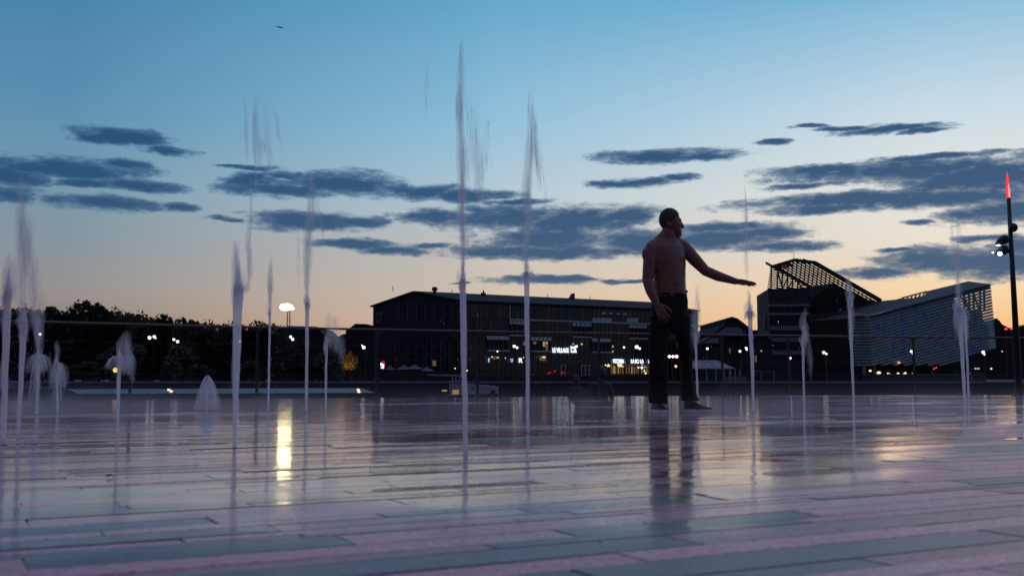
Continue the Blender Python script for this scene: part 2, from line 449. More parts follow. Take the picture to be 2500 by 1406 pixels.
# ------------------------------------------------------------------ the plaza, the river and the far bank
TH = radians(28.2)
E1 = Vector((cos(TH), sin(TH), 0)); E2 = Vector((-sin(TH), cos(TH), 0))
RAILZ = 1.10
RAILPX = [(-260, 773), (0, 780), (560, 794.5), (909, 801.5), (1300, 808.5), (1760, 815), (2100, 819), (2450, 822), (2760, 824)]
def rail_at(px):
    for (a, ya), (c, yc) in zip(RAILPX, RAILPX[1:]):
        if a <= px <= c:
            y = ya + (yc - ya) * (px - a) / (c - a); break
    r = ray(px, y); Y = (RAILZ - CAMH) / r.z
    return Vector((r.x * Y, Y, 0))
edge = [rail_at(p) for p, _ in RAILPX]
edge = [p + Vector((.25, .45, 0)) for p in edge]
poly = [Vector((-14, -12, 0)), Vector((16, -12, 0)), Vector((18, edge[-1].y, 0))] + list(reversed(edge)) + [Vector((-14, edge[0].y, 0))]
g = B().prism([p + Vector((0, 0, -.016)) for p in poly], [p + Vector((0, 0, -4)) for p in poly])
plaza = struct('plaza', g, 'joint'); recalc(plaza)

def inside_edge(p):
    for a, c in zip(edge, edge[1:]):
        if a.x <= p.x <= c.x:
            return p.y < a.y + (c.y - a.y) * (p.x - a.x) / (c.x - a.x) - .12
    return False
rp = random.Random(11)
pav = []
s = -7.0
while s < 26:
    w = rp.choice((.05, .065, .08, .10, .13))
    t = -16 + rp.random()
    while t < 24:
        L = rp.uniform(.45, 1.15)
        c = E1 * (t + L / 2) + E2 * (s + w / 2)
        if 1.2 < c.y and abs(c.x) < .53 * c.y + 1.0 and inside_edge(c + Vector((0, .3, 0))):
            pav.append((c, L, w, rp.random(), rp.random()))
        t += L
    s += w
def paver_verts(c, L, w, r1, r2):
    hgt = .0042 - .0034 * min(1, max(0, c.y - 3.6) / 3) - .0012 * min(1, max(0, c.y - 6.6) / 4)
    a_, b_ = c.dot(E1), c.dot(E2); hgt += .0010 * min(1, max(0, c.x - .22 * c.y - .25) / .8)
    hgt += .0030 * noise.noise(Vector((a_ * .30, b_ * 1.1, 3.1))) + (r2 - .5) * .0018
    q = random.Random(int(r1 * 1e6)); ta, tb = q.gauss(0, .0012), q.gauss(0, .0058)
    a, e_, ch = L / 2 - .0013, w / 2 - .0013, .0022
    vs = []
    for (ia, ie, dz) in ((a, e_, -.03), (a, e_, -ch), (a - ch, e_ - ch, 0)):
        for sa, se in ((-1, -1), (1, -1), (1, 1), (-1, 1)):
            z = hgt + dz + (sa * ia * ta + se * ie * tb if dz > -.02 else 0)
            vs.append(c + E1 * sa * ia + E2 * se * ie + Vector((0, 0, z)))
    fs = [(8, 9, 10, 11)]
    for k in (0, 4):
        for j in range(4): fs.append((k + j, k + (j + 1) % 4, k + 4 + (j + 1) % 4, k + 4 + j))
    return vs, fs
def pscore(p):
    c = p[0]; px = CX + FPX * c.x / c.y
    return (0 if -60 < px < 2560 and c.y > 1.45 else 1, c.y)
pav.sort(key=pscore)
def tone_of(p):
    k = 1.0 if p[3] < .58 else 0.0
    if .50 < p[3] < .64: k = .5
    return (k, p[4], 0, 1)
for p in pav[:290]:
    vs, fs = paver_verts(*p); g = B().add([v - p[0] for v in vs], fs)
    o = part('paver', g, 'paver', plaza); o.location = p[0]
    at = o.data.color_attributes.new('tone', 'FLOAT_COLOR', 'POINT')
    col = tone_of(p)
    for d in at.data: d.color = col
g = B(); cols = []
for p in pav[290:]:
    vs, fs = paver_verts(*p); g.add(vs, fs); cols += [tone_of(p)] * len(vs)
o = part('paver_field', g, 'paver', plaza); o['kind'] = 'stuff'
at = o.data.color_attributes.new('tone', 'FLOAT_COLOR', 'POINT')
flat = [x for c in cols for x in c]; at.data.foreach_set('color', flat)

film_poly = [Vector((-1.6, 1.2, 0)), Vector((1.6, 1.2, 0)), Vector((17, edge[-2].y - .2, 0))] + [p - Vector((0, .05, 0)) for p in reversed(edge[1:-1])] + [Vector((-10, edge[1].y - .3, 0))]
film = struct('water_film', B().add([p + Vector((0, 0, .0012)) for p in film_poly], [tuple(range(len(film_poly)))]), 'film')

# river and far bank
BANK = -0.35
river = struct('river', B().add([(-700, 10, -3.3), (700, 10, -3.3), (700, 190, -3.3), (-700, 190, -3.3)], [(0, 1, 2, 3)]), 'river')
QL, QR = (-700, 158), (700, 158)
g = B().prism([Vector((-700, 158, BANK)), Vector((700, 158, BANK)), Vector((3500, 5000, BANK)), Vector((-3500, 5000, BANK))],
              [Vector((-700, 158, -6)), Vector((700, 158, -6)), Vector((3500, 5000, -6)), Vector((-3500, 5000, -6))])
bank = struct('ground', g, 'soil'); recalc(bank)
g = B()
g.hexa([Vector(p) for p in ((-700, 157.2, -4), (700, 157.2, -4), (700, 158.02, -4), (-700, 158.02, -4), (-700, 157.2, BANK + .05), (700, 157.2, BANK + .05), (700, 158.02, BANK + .05), (-700, 158.02, BANK + .05))])
qw = part('quay_wall', g, 'darkconc'); tag(qw, 'long dark concrete quay wall along the far bank of the river', 'wall')
cp = B()
for i in range(40):
    cp.box((-120 + i * 7.0, 157.6, BANK + .19), (3.47, .6, .13))
part('coping', cp, 'bandconc', qw)

# far wooded hills
def hill(x0, x1, Y, prof, seed):
    g = B(); n = 140; fr = []; bk = []
    for i in range(n + 1):
        t = i / n; px = x0 + (x1 - x0) * t
        for (a, ya), (c, yc) in zip(prof, prof[1:]):
            if a <= px <= c: py = ya + (yc - ya) * (px - a) / (c - a); break
        py += 5 * noise.noise(Vector((px * .06, seed, 0))) + 2.5 * noise.noise(Vector((px * .23, seed, 5)))
        top = P(px, py, Y); fr.append((Vector((top.x, Y, BANK - 1)), top, Vector((top.x, Y + 260, top.z * .8))))
    vs = [p for tri in fr for p in tri]; fs = []
    for i in range(n):
        k = i * 3; fs += [(k, k + 3, k + 4, k + 1), (k + 1, k + 4, k + 5, k + 2)]
    o = struct('hill', g.add(vs, fs), 'hill'); return o
hill(2300, 2900, 1300, [(2300, 838), (2400, 800), (2432, 775), (2446, 792), (2475, 803), (2500, 798), (2600, 770), (2900, 740)], 1.0)
hill(1690, 2010, 900, [(1690, 826), (1790, 818), (1840, 806), (1880, 805), (2010, 820)], 2.0)
hill(-500, 960, 1500, [(-500, 830), (0, 836), (780, 838), (830, 818), (870, 806), (960, 815)], 3.0)

# ------------------------------------------------------------------ quayside railing
def polyline(px0, px1, step):
    out = []; p = px0
    while p < px1: out.append(p); p += step
    return out + [px1]
rl = thing('railing', 'low brown topped railing with thin posts along the plaza edge', 'railing', rail_at(1250))
g = B(); g.tube([rail_at(p) + Vector((0, 0, RAILZ - .018)) for p in polyline(-200, 2700, 40)], .018, 8)
part('handrail', g, 'rail', rl, True)
for zz in (.16, .38, .60, .82):
    g = B(); g.tube([rail_at(p) + Vector((0, 0, zz)) for p in polyline(-200, 2700, 80)], .0022, 5)
    part('cable', g, 'railpost', rl)
for px in (18, 322, 630, 921, 1166, 1462, 1762, 1924, 2229, 2580):
    p = rail_at(px); g = B()
    rz = TH * .8
    g.box(p + Vector((0, 0, .53)), (.022, .008, .53), rz)
    g.box(p + Vector((0, 0, .006)), (.06, .05, .006), rz)
    u = Vector((cos(rz), sin(rz), 0))
    g.prism([p + Vector((0, -.012, 1.0)), p + u * .10 + Vector((0, -.012, 1.062)), p - u * .10 + Vector((0, -.012, 1.062))], [p + Vector((0, .012, 1.0)), p + u * .10 + Vector((0, .012, 1.062)), p - u * .10 + Vector((0, .012, 1.062))])
    part('post', g, 'railpost', rl)
# ------------------------------------------------------------------ buildings on the far bank
class Face:
    """a vertical plane through two ground points given by photograph column and distance"""
    def __init__(s, pa, da, pb, db):
        s.A = P(pa, HOR, da); s.C = P(pb, HOR, db); s.A.z = s.C.z = 0
        s.u = (s.C - s.A).normalized(); s.n = Vector((s.u.y, -s.u.x, 0))      # n points to the viewer
    def hit(s, px, py):
        r = ray(px, py); o = Vector((0, 0, CAMH))
        t = (s.A - o).dot(s.n) / r.dot(s.n); return o + r * t
    def uz(s, px, py):
        p = s.hit(px, py); return (p - s.A).dot(s.u), p.z
    def pt(s, u, z, out=0.0): return s.A + s.u * u + Vector((0, 0, z)) + s.n * out
    def slab(s, g, u0, z0, u1, z1, o0, o1):
        return g.hexa([s.pt(u0, z0, o1), s.pt(u1, z0, o1), s.pt(u1, z0, o0), s.pt(u0, z0, o0), s.pt(u0, z1, o1), s.pt(u1, z1, o1), s.pt(u1, z1, o0), s.pt(u0, z1, o0)])
    def pslab(s, g, px0, py0, px1, py1, o0, o1):      # corners given in the photograph (top left, bottom right)
        u0, z1 = s.uz(px0, py0); u1, z0 = s.uz(px1, py1); return s.slab(g, u0, z0, u1, z1, o0, o1)

def shifted(f, out):
    n = Face(1, 1, 2, 1); n.A = f.A + f.n * out; n.C = f.C + f.n * out; n.u = f.u; n.n = f.n; return n
def text_mesh(s, size, ext=.05):
    cu = bpy.data.curves.new('t', 'FONT'); cu.body = s; cu.size = size; cu.extrude = ext; cu.offset = size * .02
    o = bpy.data.objects.new('t', cu); COL.objects.link(o)
    dg = bpy.context.evaluated_depsgraph_get(); me = bpy.data.meshes.new_from_object(o.evaluated_get(dg))
    vs = [v.co.copy() for v in me.vertices]; fs = [tuple(p.vertices) for p in me.polygons]
    bpy.data.objects.remove(o); bpy.data.meshes.remove(me)
    return vs, fs
def lettering(face, text, px0, py0, px1, py1, out, g=None, shear=0.0):
    """text stretched into a rectangle given in the photograph, on a face"""
    g = g or B(); vs, fs = text_mesh(text, 1.0)
    xs = [v.x for v in vs]; ys = [v.y for v in vs]
    u0, z1 = face.uz(px0, py0); u1, _ = face.uz(px1, py0); _, z0 = face.uz(px0, py1)
    kx = (u1 - u0) / (max(xs) - min(xs)); ky = (z1 - z0) / (max(ys) - min(ys))
    g.add([face.pt(u0 + (v.x - min(xs)) * kx + shear * (v.y - min(ys)) * ky, z0 + (v.y - min(ys)) * ky, out + .12 + v.z) for v in vs], fs); return g

# --- the long warehouse
FD = Face(1125, 200, 1703, 229.4); GB = Face(909, 215, 1125, 200)
corner = FD.A.copy(); corner.z = BANK
wh = thing('warehouse_building', 'long dark four storey warehouse with glazed front and low gabled roof', 'building', corner)
LF = (FD.C - FD.A).length; LG = (GB.C - GB.A).length
eave = FD.uz(1125, 738)[1]; eaveL = GB.uz(909, 751)[1]
eave = eaveL = (eave + eaveL) / 2 + .15
ridge_u, ridge_z = GB.uz(1012, 714.5)
gl = GB.pt(0, 0); back = FD.u * LF
def gp(u, z, t): return GB.pt(u, z) + back * t
g = B()
prof = [(0, BANK), (LG, BANK), (LG, eave), (ridge_u, ridge_z), (0, eaveL)]
g.prism([gp(u, z, 0) for u, z in prof], [gp(u, z, 1) for u, z in prof])
o = part('wall', g, 'brick', wh); recalc(o)
# roof slabs a little proud
g = B()
for (ua, za, ub, zb) in ((LG + .5, eave - .1, ridge_u, ridge_z), (ridge_u, ridge_z, -.5, eaveL - .1)):
    a0, a1, b0, b1 = gp(ua, za + .06, -.006), gp(ua, za + .06, 1.006), gp(ub, zb + .06, -.006), gp(ub, zb + .06, 1.006)
    d = Vector((0, 0, .28)); g.hexa([a0, a1, b1, b0, a0 + d, a1 + d, b1 + d, b0 + d])
rf = part('roof', g, 'roof', wh); recalc(rf)
for px in (1063, 1209, 1445, 1549):
    t = (FD.uz(px, 740)[0]) / LF; p = gp(ridge_u + 1, ridge_z, t); g = B(); g.bar(p, p + Vector((0, 0, .95)), .12); part('vent_pipe', g, 'steel', rf)
p = gp(ridge_u + 3, ridge_z - .3, FD.uz(1148, 735)[0] / LF); g = B(); g.tube([p, p + Vector((0, 0, .7))], .35, 10); g.ball(p + Vector((0, 0, .95)), (.62, .62, .45), 12, 6); part('roof_ventilator', g, 'steel', rf)
p = gp(ridge_u + 3, ridge_z - .3, FD.uz(1268, 735)[0] / LF); g = B(); g.box(p + Vector((0, 0, .3)), (.5, .4, .35)); g.bar(p + Vector((0, 0, .5)), p + Vector((0, 0, 1.15)), .3); part('chimney', g, 'steel', rf)
p = gp(ridge_u + 2, ridge_z - .3, FD.uz(1495, 745)[0] / LF); g = B(); u = FD.u; g.prism([p - u * .9 + FD.n * .4, p + u * .5 + FD.n * .4, p + u * .5 + FD.n * .4 + Vector((0, 0, 1.5)), p + u * .1 + FD.n * .4 + Vector((0, 0, 1.5))], [p - u * .9 - FD.n * .4, p + u * .5 - FD.n * .4, p + u * .5 - FD.n * .4 + Vector((0, 0, 1.5)), p + u * .1 - FD.n * .4 + Vector((0, 0, 1.5))]); o = part('roof_hatch', g, 'steel', rf); recalc(o)
# skylight strips on the roof edge, painted pale as if catching the sky
for px in (1320, 1352, 1385, 1420, 1470, 1480, 1520):
    g = B(); a = gp(ridge_u + (LG - ridge_u) * .35, ridge_z + (eave - ridge_z) * .35 + .36, FD.uz(px, 745)[0] / LF); c = gp(ridge_u + (LG - ridge_u) * .35, ridge_z + (eave - ridge_z) * .35 + .36, FD.uz(px + 16, 745)[0] / LF)
    g.bar(a, c, .9, .06); part('skylight', g, 'skyglass', rf)
# gable: tall narrow windows and the painted number
for row, (y0, y1) in enumerate(((745, 782), (831, 860), (868, 905))):
    for k in range(8):
        px = 965 + k * 22 - (8 if row else 0)
        if row == 0 and (px < 950 or px > 1100): continue
        g = B(); GB.pslab(g, px, y0, px + 8, y1, -.2, .03); w = part('window', g, 'darkglass', wh)
        g = B(); GB.pslab(g, px + 8, y0, px + 9.4, y1, -.05, .09); part('frame', g, 'frame', w)
for k in range(9):
    g = B(); GB.pslab(g, 915 + k * 23.4, 806, 918 + k * 23.4, 918, -.05, .10); part('pilaster', g, 'brick', wh)
g = lettering(GB, '107', 913, 762, 937, 790, 0.0); part('painted_number', g, 'num', wh)
# long front: floors, panes, mullions, balconies
zs = [FD.uz(1243, y)[1] for y in (743, 780.5, 819, 856.5, 919)]
zs[0] = eave - .25
NCOL = 57
rq = random.Random(5)
bal = {1: ((1243, 1293), (1396, 1443.5), (1535, 1579)), 2: ((1188, 1242.5), (1296, 1346.5), (1444, 1490.5))}
def in_bal(row, u):
    for a, c in bal.get(row, ()):
        ua, uc = FD.uz(a, 800)[0], FD.uz(c, 800)[0]
        if ua - .1 < u < uc + .1: return True
    return False
for row in range(4):
    z1, z0 = zs[row], zs[row + 1]
    for c in range(NCOL):
        u0 = LF * c / NCOL + .10; u1 = LF * (c + 1) / NCOL - .10; um = (u0 + u1) / 2
        if in_bal(row, um): continue
        g = B(); tl = rq.uniform(-.03, .03)
        g.hexa([FD.pt(u0, z0 + .08, .05 + tl), FD.pt(u1, z0 + .08, .05 - tl), FD.pt(u1, z0 + .08, -.1), FD.pt(u0, z0 + .08, -.1), FD.pt(u0, z1 - .08, .05 + tl * .5), FD.pt(u1, z1 - .08, .05 - tl * .5), FD.pt(u1, z1 - .08, -.1), FD.pt(u0, z1 - .08, -.1)])
        part('pane', g, 'darkglass', wh)
for c in range(NCOL + 1):
    u = LF * c / NCOL
    g = B(); FD.slab(g, u - .045, zs[4], u + .045, zs[0], -.05, .16 + .008 * (c % 3)); part('mullion', g, 'frame', wh)
for k, px in enumerate((1243, 1396)):
    pass
g = B(); u0 = FD.uz(1243, 780)[0]; FD.slab(g, u0, zs[1] - .05, LF, zs[1] + .20, .02, .34); part('cornice', g, 'paleframe', wh)
g = B(); FD.slab(g, u0 - .07, zs[1], u0 + .07, zs[0], .02, .31); part('edge_trim', g, 'paleframe', wh)
g = B(); FD.slab(g, 0, zs[0] - .02, LF, zs[0] + .22, .02, .30); part('fascia', g, 'roof', wh)
for row, spans in bal.items():
    z1, z0 = zs[row], zs[row + 1]
    for a, c in spans:
        ua, uc = FD.uz(a, 800)[0], FD.uz(c, 800)[0]
        g = B(); FD.slab(g, ua, z0 + .02, uc, z1 - .12, -.1, .04); bo = part('balcony', g, 'interior', wh)  # flat dark slab, the shade of the recess put into its colour
        for k in range(5):
            q0 = ua + (uc - ua) * k / 5 + .05; q1 = ua + (uc - ua) * (k + 1) / 5 - .05
            g = B(); FD.slab(g, q0, z1 - .84, q1, z1 - .14, .06, .13); part('panel', g, 'skyglass', bo)  # canopy glass, sky reflection put into its colour
        g = B(); FD.slab(g, ua, z0 - .10, uc, z0 + .14, .05, .40); part('ledge', g, 'paleframe', bo)
# top floor panes at the far end, their reflected sky painted pale
for (a, y0, c, y1) in ((1468, 762, 1477, 767), (1486, 763, 1495, 767), (1504, 764, 1512, 768), (1521, 764, 1529, 769)):
    g = B(); FD.pslab(g, a, y0, c, y1, .06, .14); part('bright_pane', g, 'skyglass', wh)
k = 0
while 1446 + k * 9.4 < 1556:
    a = 1446 + k * 9.4
    if not 1486 < a < 1524:
        g = B(); FD.pslab(g, a, 776.5, a + 8, 786.5, .06, .14); part('bright_pane', g, 'skyglass', wh)
    k += 1
for (a, y0, c, y1, m) in ((1324, 834, 1329.5, 846, 'litwin'), (1331, 834, 1336, 841, 'litwin'), (1331, 842, 1336, 855, 'litdim'), (1300, 834, 1308, 840, 'litdim'), (1276, 834, 1282, 843, 'litdim'), (1316, 869, 1332, 880, 'litdim'), (1201, 870, 1209, 877, 'litdim'),
                          (1058, 880, 1066, 893, 'litdim'), (1493.5, 843.5, 1496, 848, 'cyanwin'), (1493.5, 856, 1496, 860, 'cyanwin'), (1396, 838, 1400, 840.5, 'cyanwin'), (1417, 838, 1421, 842, 'cyanwin')):
    g = B(); (GB if c < 1120 else FD).pslab(g, a, y0, c, y1, .18, .22); part('lit_window', g, m, wh)
for a, c in ((1368, 1378), (1417, 1436)):
    g = B(); FD.pslab(g, a, 892, c, 918, .18, .30); d = part('door', g, 'darkglass', wh)
    for px in ((a, c) if c - a < 12 else (a, (a + c) / 2, c)):
        g = B(); FD.pslab(g, px - .7, 891, px + .7, 918, .2, .38); part('frame', g, 'paleframe', d)
    g = B(); FD.pslab(g, a, 891, c, 892.6, .2, .40); part('frame', g, 'paleframe', d)
# restaurant on the ground floor: warm panes, awning, lamps
k = 0; shop = []
for px in (1491, 1496, 1500, 1507, 1512, 1518, 1527, 1533, 1540, 1546, 1553, 1558, 1564, 1571, 1576, 1581, 1592, 1600):
    w = rq.choice((1.6, 2.2, 3.2)); g = B(); FD.pslab(g, px, 893 + rq.random() * 2, px + w, 912, .18, .24); part('shop_window', g, 'litshop' if rq.random() < .7 else 'litwin', wh)
g = B(); u0, z1 = FD.uz(1508, 887.5); u1, z0 = FD.uz(1598, 891.5)
g.prism([FD.pt(u0, z1, .2), FD.pt(u0, z0 - .1, 1.6), FD.pt(u0, z0 - .25, 1.6), FD.pt(u0, z1 - .3, .2)], [FD.pt(u1, z1, .2), FD.pt(u1, z0 - .1, 1.6), FD.pt(u1, z0 - .25, 1.6), FD.pt(u1, z1 - .3, .2)])
aw = part('awning', g, 'redcloth', wh); recalc(aw)
for (px, py, r, m) in ((1478.5, 891, .16, 'lampwarm'), (1483.5, 893.5, .16, 'lampwarm'), (1485.5, 890.5, .16, 'lampwarm'), (1487.5, 893.3, .16, 'lampwarm'), (1509.5, 890, .22, 'lampwarm'), (1512, 893, .24, 'lampwarm'), (1516.5, 890, .22, 'lampwarm'), (1518, 893.5, .2, 'lampwarm'), (1522.5, 893, .2, 'lampwarm'),
                       (1568, 890, .13, 'lampwarm'), (1574.5, 893.5, .16, 'lampwarm'), (1559, 897, .17, 'lampwhite'), (1567, 897.5, .26, 'sign'), (1573, 905.5, .17, 'lampwarm'), (1576.5, 911, .18, 'lampwarm'), (1215, 872.5, .20, 'lampwarm'), (1140, 904.5, .16, 'lampwarm'), (1111, 899, .1, 'lampwhite'), (1201, 871, .12, 'lampwarm'), (1234, 874, .12, 'lamporange'),
                       (1326, 871.5, .15, 'lampwarm'), (1338, 911, .22, 'reddim'), (1343, 909.5, .2, 'reddim'), (1354, 906, .24, 'reddim'), (1372, 910.5, .26, 'reddim'), (1376, 909.5, .2, 'reddim'), (1300, 914, .14, 'reddim'), (1329.5, 871.5, .15, 'lampwarm'), (1278, 872.5, .12, 'lamporange')):  # red balls stand in for car lights and a red awning reflection
    f = shifted(GB if px < 1120 else FD, 1.2); u, z = f.uz(px, py); g = B(); g.ball(f.pt(u, z), r, 8, 5); part('lamp_and_glow', g, m, wh)
# signs
def sign(name, label, g, m, extra=None):
    o = part(name, g, m, None, origin=FD.pt(*FD.uz(1346, 860), .3)); tag(o, label, 'sign'); return o
s1 = sign('illuminated_sign', 'glowing white capital lettering sign high on the glazed warehouse front', lettering(FD, 'LE VILLAGE', 1346.5, 848.5, 1386, 860.5, .25), 'sign')
g = lettering(FD, 'by', 1391, 844, 1396.5, 852, .25); lettering(FD, 'CA', 1391.5, 847, 1405, 860.5, .25, g); FD.pslab(g, 1391.5, 858.6, 1404.5, 860.6, .25, .5)
a = FD.pt(*FD.uz(1399, 849), .4); c = FD.pt(*FD.uz(1406, 844.5), .4); g.bar(a, c, .35)
part('emblem', g, 'sign', s1)
s2 = sign('illuminated_sign', 'small white neon lettering sign above the warmly lit restaurant', lettering(FD, 'PIZZERIA', 1494.5, 876.5, 1523.5, 886, .25), 'sign')
g = lettering(FD, 'LA SCALA', 1538, 876.8, 1568.5, 886.3, .25); part('lettering', g, 'sign', s2)
g = lettering(FD, 'I', 1580.6, 877, 1583, 886.5, .25); part('lettering', g, 'sign', s2)
for (ch, a, y0, c, y1, m, lb) in (('I', 1189.8, 874, 1192.2, 884, 'signblue', 'single narrow glowing blue white letter on the dark ground floor'), ('U', 1244.5, 875, 1249.5, 884, 'signblue', 'single U shaped glowing letter beside the round lit letter'), ('R', 1264.5, 874, 1273, 885, 'sign', 'bright white glowing script letter beneath the twin lamps')):
    sign('letter_sign', lb, lettering(FD, ch, a, y0, c, y1, .3), m)
# oval red sign on the gable side
f2 = shifted(GB, 3.0); p = f2.pt(*f2.uz(935, 891)); so = thing('oval_sign', 'small oval red glowing sign with white script above the terrace', 'sign', p)
g = B(); ring = [p + GB.u * cos(t) * .50 + Vector((0, 0, sin(t) * .86)) for t in [2 * pi * i / 20 for i in range(20)]]
g.prism([q + GB.n * .1 for q in ring], [q - GB.n * .1 for q in ring]); o = part('backing', g, 'signred', so); recalc(o)
part('lettering', lettering(f2, 'R', 931.5, 885.5, 935.5, 893, .1, lettering(f2, 'u', 935.5, 888.5, 939, 895, .1)), 'sign', so)
g = B(); f2.pslab(g, 932.5, 896, 938, 899, .1, .3); part('caption', g, 'sign', so)
g = B(); g.bar(p + Vector((0, 0, -.8)), Vector((p.x, p.y, BANK)), .12); part('post', g, 'steel', so)

# --- slatted civic building, two wings
A0 = P(1976, HOR, 252); A0.z = BANK
cv1 = thing('civic_building', 'tall slatted office wing with steep dark louvred roof behind the solid block', 'building', A0)
FA = Face(1866, 252, 2075, 250)
def quadslab(face, pts, o0, o1):
    g = B(); fr = []; bk = []
    for px, py in pts:
        u, z = face.uz(px, py); fr.append(face.pt(u, z, o1)); bk.append(face.pt(u, z, o0))
    return g.prism(fr, bk)
o = part('block', quadslab(FA, [(1876, 705), (1977, 702), (1977, 935), (1881, 935)], -22, 0), 'darkconc', cv1); recalc(o); o['label'] = 'solid dark glazed stair block'
o = part('podium', quadslab(FA, [(1880, 768), (2069, 764), (2069, 935), (1881, 935)], -18, .6), 'darkconc', cv1); recalc(o)
for (y, y1, x0, x1) in ((744, 748, 1877, 1976), (764, 769, 1878, 1976), (796, 806, 1880, 2068), (825, 834, 1880, 2068), (856, 866, 1880, 2068), (888, 894, 1990, 2068)):
    g = B(); FA.pslab(g, x0, y, x1, y1, 0, .9); part('floor_band', g, 'bandconc', cv1)
for (y, y1, x0, x1) in ((749, 763, 1880, 1952), (770, 795, 1882, 1956), (807, 824, 1884, 2064), (835, 855, 1884, 2064), (867, 887, 1990, 2064)):
    n = int((x1 - x0) / 13)
    for k in range(n):
        g = B(); FA.pslab(g, x0 + (x1 - x0) * k / n, y, x0 + (x1 - x0) * (k + .86) / n, y1, .45, .70); part('window', g, 'darkglass', cv1)
for (px, py, w, h, m) in ((2031, 852, 2, 2, 'cyanwin'), (2003, 850, 1.6, 2, 'litwin'), (2036, 880.5, 2, 3.5, 'bluewin'), (1899, 786, .8, 5, 'cyanwin'), (2020, 790, 10, 1.5, 'litdim'), (1886, 843, 1, 1.5, 'cyanwin')):
    g = B(); FA.pslab(g, px - w / 2, py - h / 2, px + w / 2, py + h / 2, .72, .8); part('lit_window', g, m, cv1)
def clip_line(x0, y0, sl, poly):
    """intersections of y = y0 + sl (x - x0) with a polygon, as sorted x values"""
    xs = []
    for (ax, ay), (cx, cy) in zip(poly, poly[1:] + poly[:1]):
        fa = ay - (y0 + sl * (ax - x0)); fc = cy - (y0 + sl * (cx - x0))
        if (fa <= 0) != (fc <= 0):
            t = fa / (fa - fc); xs.append(ax + (cx - ax) * t)
    xs.sort(); return list(zip(xs[::2], xs[1::2]))
FR = Face(1885, 254, 2150, 262)
polyA = [(1885, 651), (1937, 636), (1987, 643), (2147, 735), (2082, 770), (2010, 772), (1977, 748), (1977, 703)]
for j in range(-10, 16):
    for xa, xc in clip_line(1885, 650 + 6.3 * j, .572, polyA):
        if xc - xa < 6: continue
        pa = FR.pt(*FR.uz(xa, 650 + 6.3 * j + .572 * (xa - 1885))); pc = FR.pt(*FR.uz(xc, 650 + 6.3 * j + .572 * (xc - 1885)))
        g = B(); g.bar(pa, pc, .4, .27); part('slat', g, 'slat', cv1)
polyA2 = polyA
for j in range(26):
    for xa, xc in clip_line(1890 + j * 10.5, 640, -9.0, polyA2):
        ya = 640 - 9 * (xa - (1890 + j * 10.5)); yc = 640 - 9 * (xc - (1890 + j * 10.5))
        pa = FR.pt(*FR.uz(xa, ya), -1.2); pc = FR.pt(*FR.uz(xc, yc), -1.2)
        g = B(); g.bar(pa, pc, .26, .2); part('rafter', g, 'slat', cv1)
# roof edge beams
for pts, w in (([(1885, 651), (1937, 635.5), (1987, 642), (2147, 734)], .75), ([(1867, 641.5), (1886, 651.5)], .35), ([(1868, 644.5), (1884, 653)], .2), ([(1959, 633.5), (1975, 641)], .35), ([(1885, 651), (1976, 702)], .6)):
    g = B(); q = [FR.pt(*FR.uz(*p), .5) for p in pts]
    for a, c in zip(q, q[1:]): g.bar(a, c, w, w)
    part('roof_beam', g, 'slat', cv1)
o = part('roof', B().prism([FR.pt(*FR.uz(*p), -1.8) for p in ((2040, 690), (2147, 737), (2082, 770), (2010, 772), (1985, 735))], [FR.pt(*FR.uz(*p), -16) for p in ((2040, 690), (2147, 737), (2082, 770), (2010, 772), (1985, 735))]), 'interior', cv1); recalc(o)
g = B(); g.prism([FR.pt(*FR.uz(*p), -2.6) for p in ((1893, 650), (1937, 638), (1948, 644), (1932, 652), (1905, 654))], [FR.pt(*FR.uz(*p), -2.8) for p in ((1893, 650), (1937, 638), (1948, 644), (1932, 652), (1905, 654))]); o = part('lit_ceiling', g, 'magenta', cv1); recalc(o); o['label'] = 'magenta lit panel under the roof peak'
for a, c in (((1898, 650), (1937, 637)), ((1915, 653), (1920, 641)), ((1930, 652), (1937, 637)), ((1937, 637), (1944, 651))):
    g = B(); g.bar(FR.pt(*FR.uz(*a), -2), FR.pt(*FR.uz(*c), -2), .3); part('truss', g, 'slat', cv1)
# open end lattice
FE = Face(1866, 256, 1980, 255)
tri = [(1884, 652), (1976, 703), (1876, 706)]
for j in range(11):
    for xa, xc in clip_line(1876, 655 + 5.2 * j - 3, .16, tri):
        g = B(); g.bar(FE.pt(*FE.uz(xa - 3, 652 + 5.2 * j + .16 * (xa - 3 - 1876))), FE.pt(*FE.uz(xc, 652 + 5.2 * j + .16 * (xc - 1876))), .35, .26); part('louvre_bar', g, 'slat', cv1)
for px in (1885, 1900, 1912, 1925, 1937, 1950):
    ytop = 652 + (px - 1884) * .554; g = B(); g.bar(FE.pt(*FE.uz(px - 1, ytop), -.5), FE.pt(*FE.uz(px - 2, 706), -.5), .32); part('column', g, 'slat', cv1)
for a, c in (((1900, 664), (1912, 704)), ((1925, 676), (1912, 704)), ((1937, 684), (1925, 704)), ((1950, 690), (1962, 704))):
    g = B(); g.bar(FE.pt(*FE.uz(*a), -.8), FE.pt(*FE.uz(*c), -.8), .3); part('brace', g, 'slat', cv1)
for j in range(15):
    y = 708 + j * 6.7; x = 1875.5 - (y - 705) * .098
    g = B(); g.bar(FE.pt(*FE.uz(x, y)), FE.pt(*FE.uz(x + 16, y + 3.4)), .35, .26); part('louvre_bar', g, 'slat', cv1)
g = B(); g.bar(FE.pt(*FE.uz(1876.5, 704), -.4), FE.pt(*FE.uz(1869, 806), -.4), .3); part('column', g, 'slat', cv1)
g = B(); g.bar(FR.pt(*FR.uz(1937, 636)), FR.pt(*FR.uz(1938, 619)), .07); part('aerial', g, 'steel', cv1)

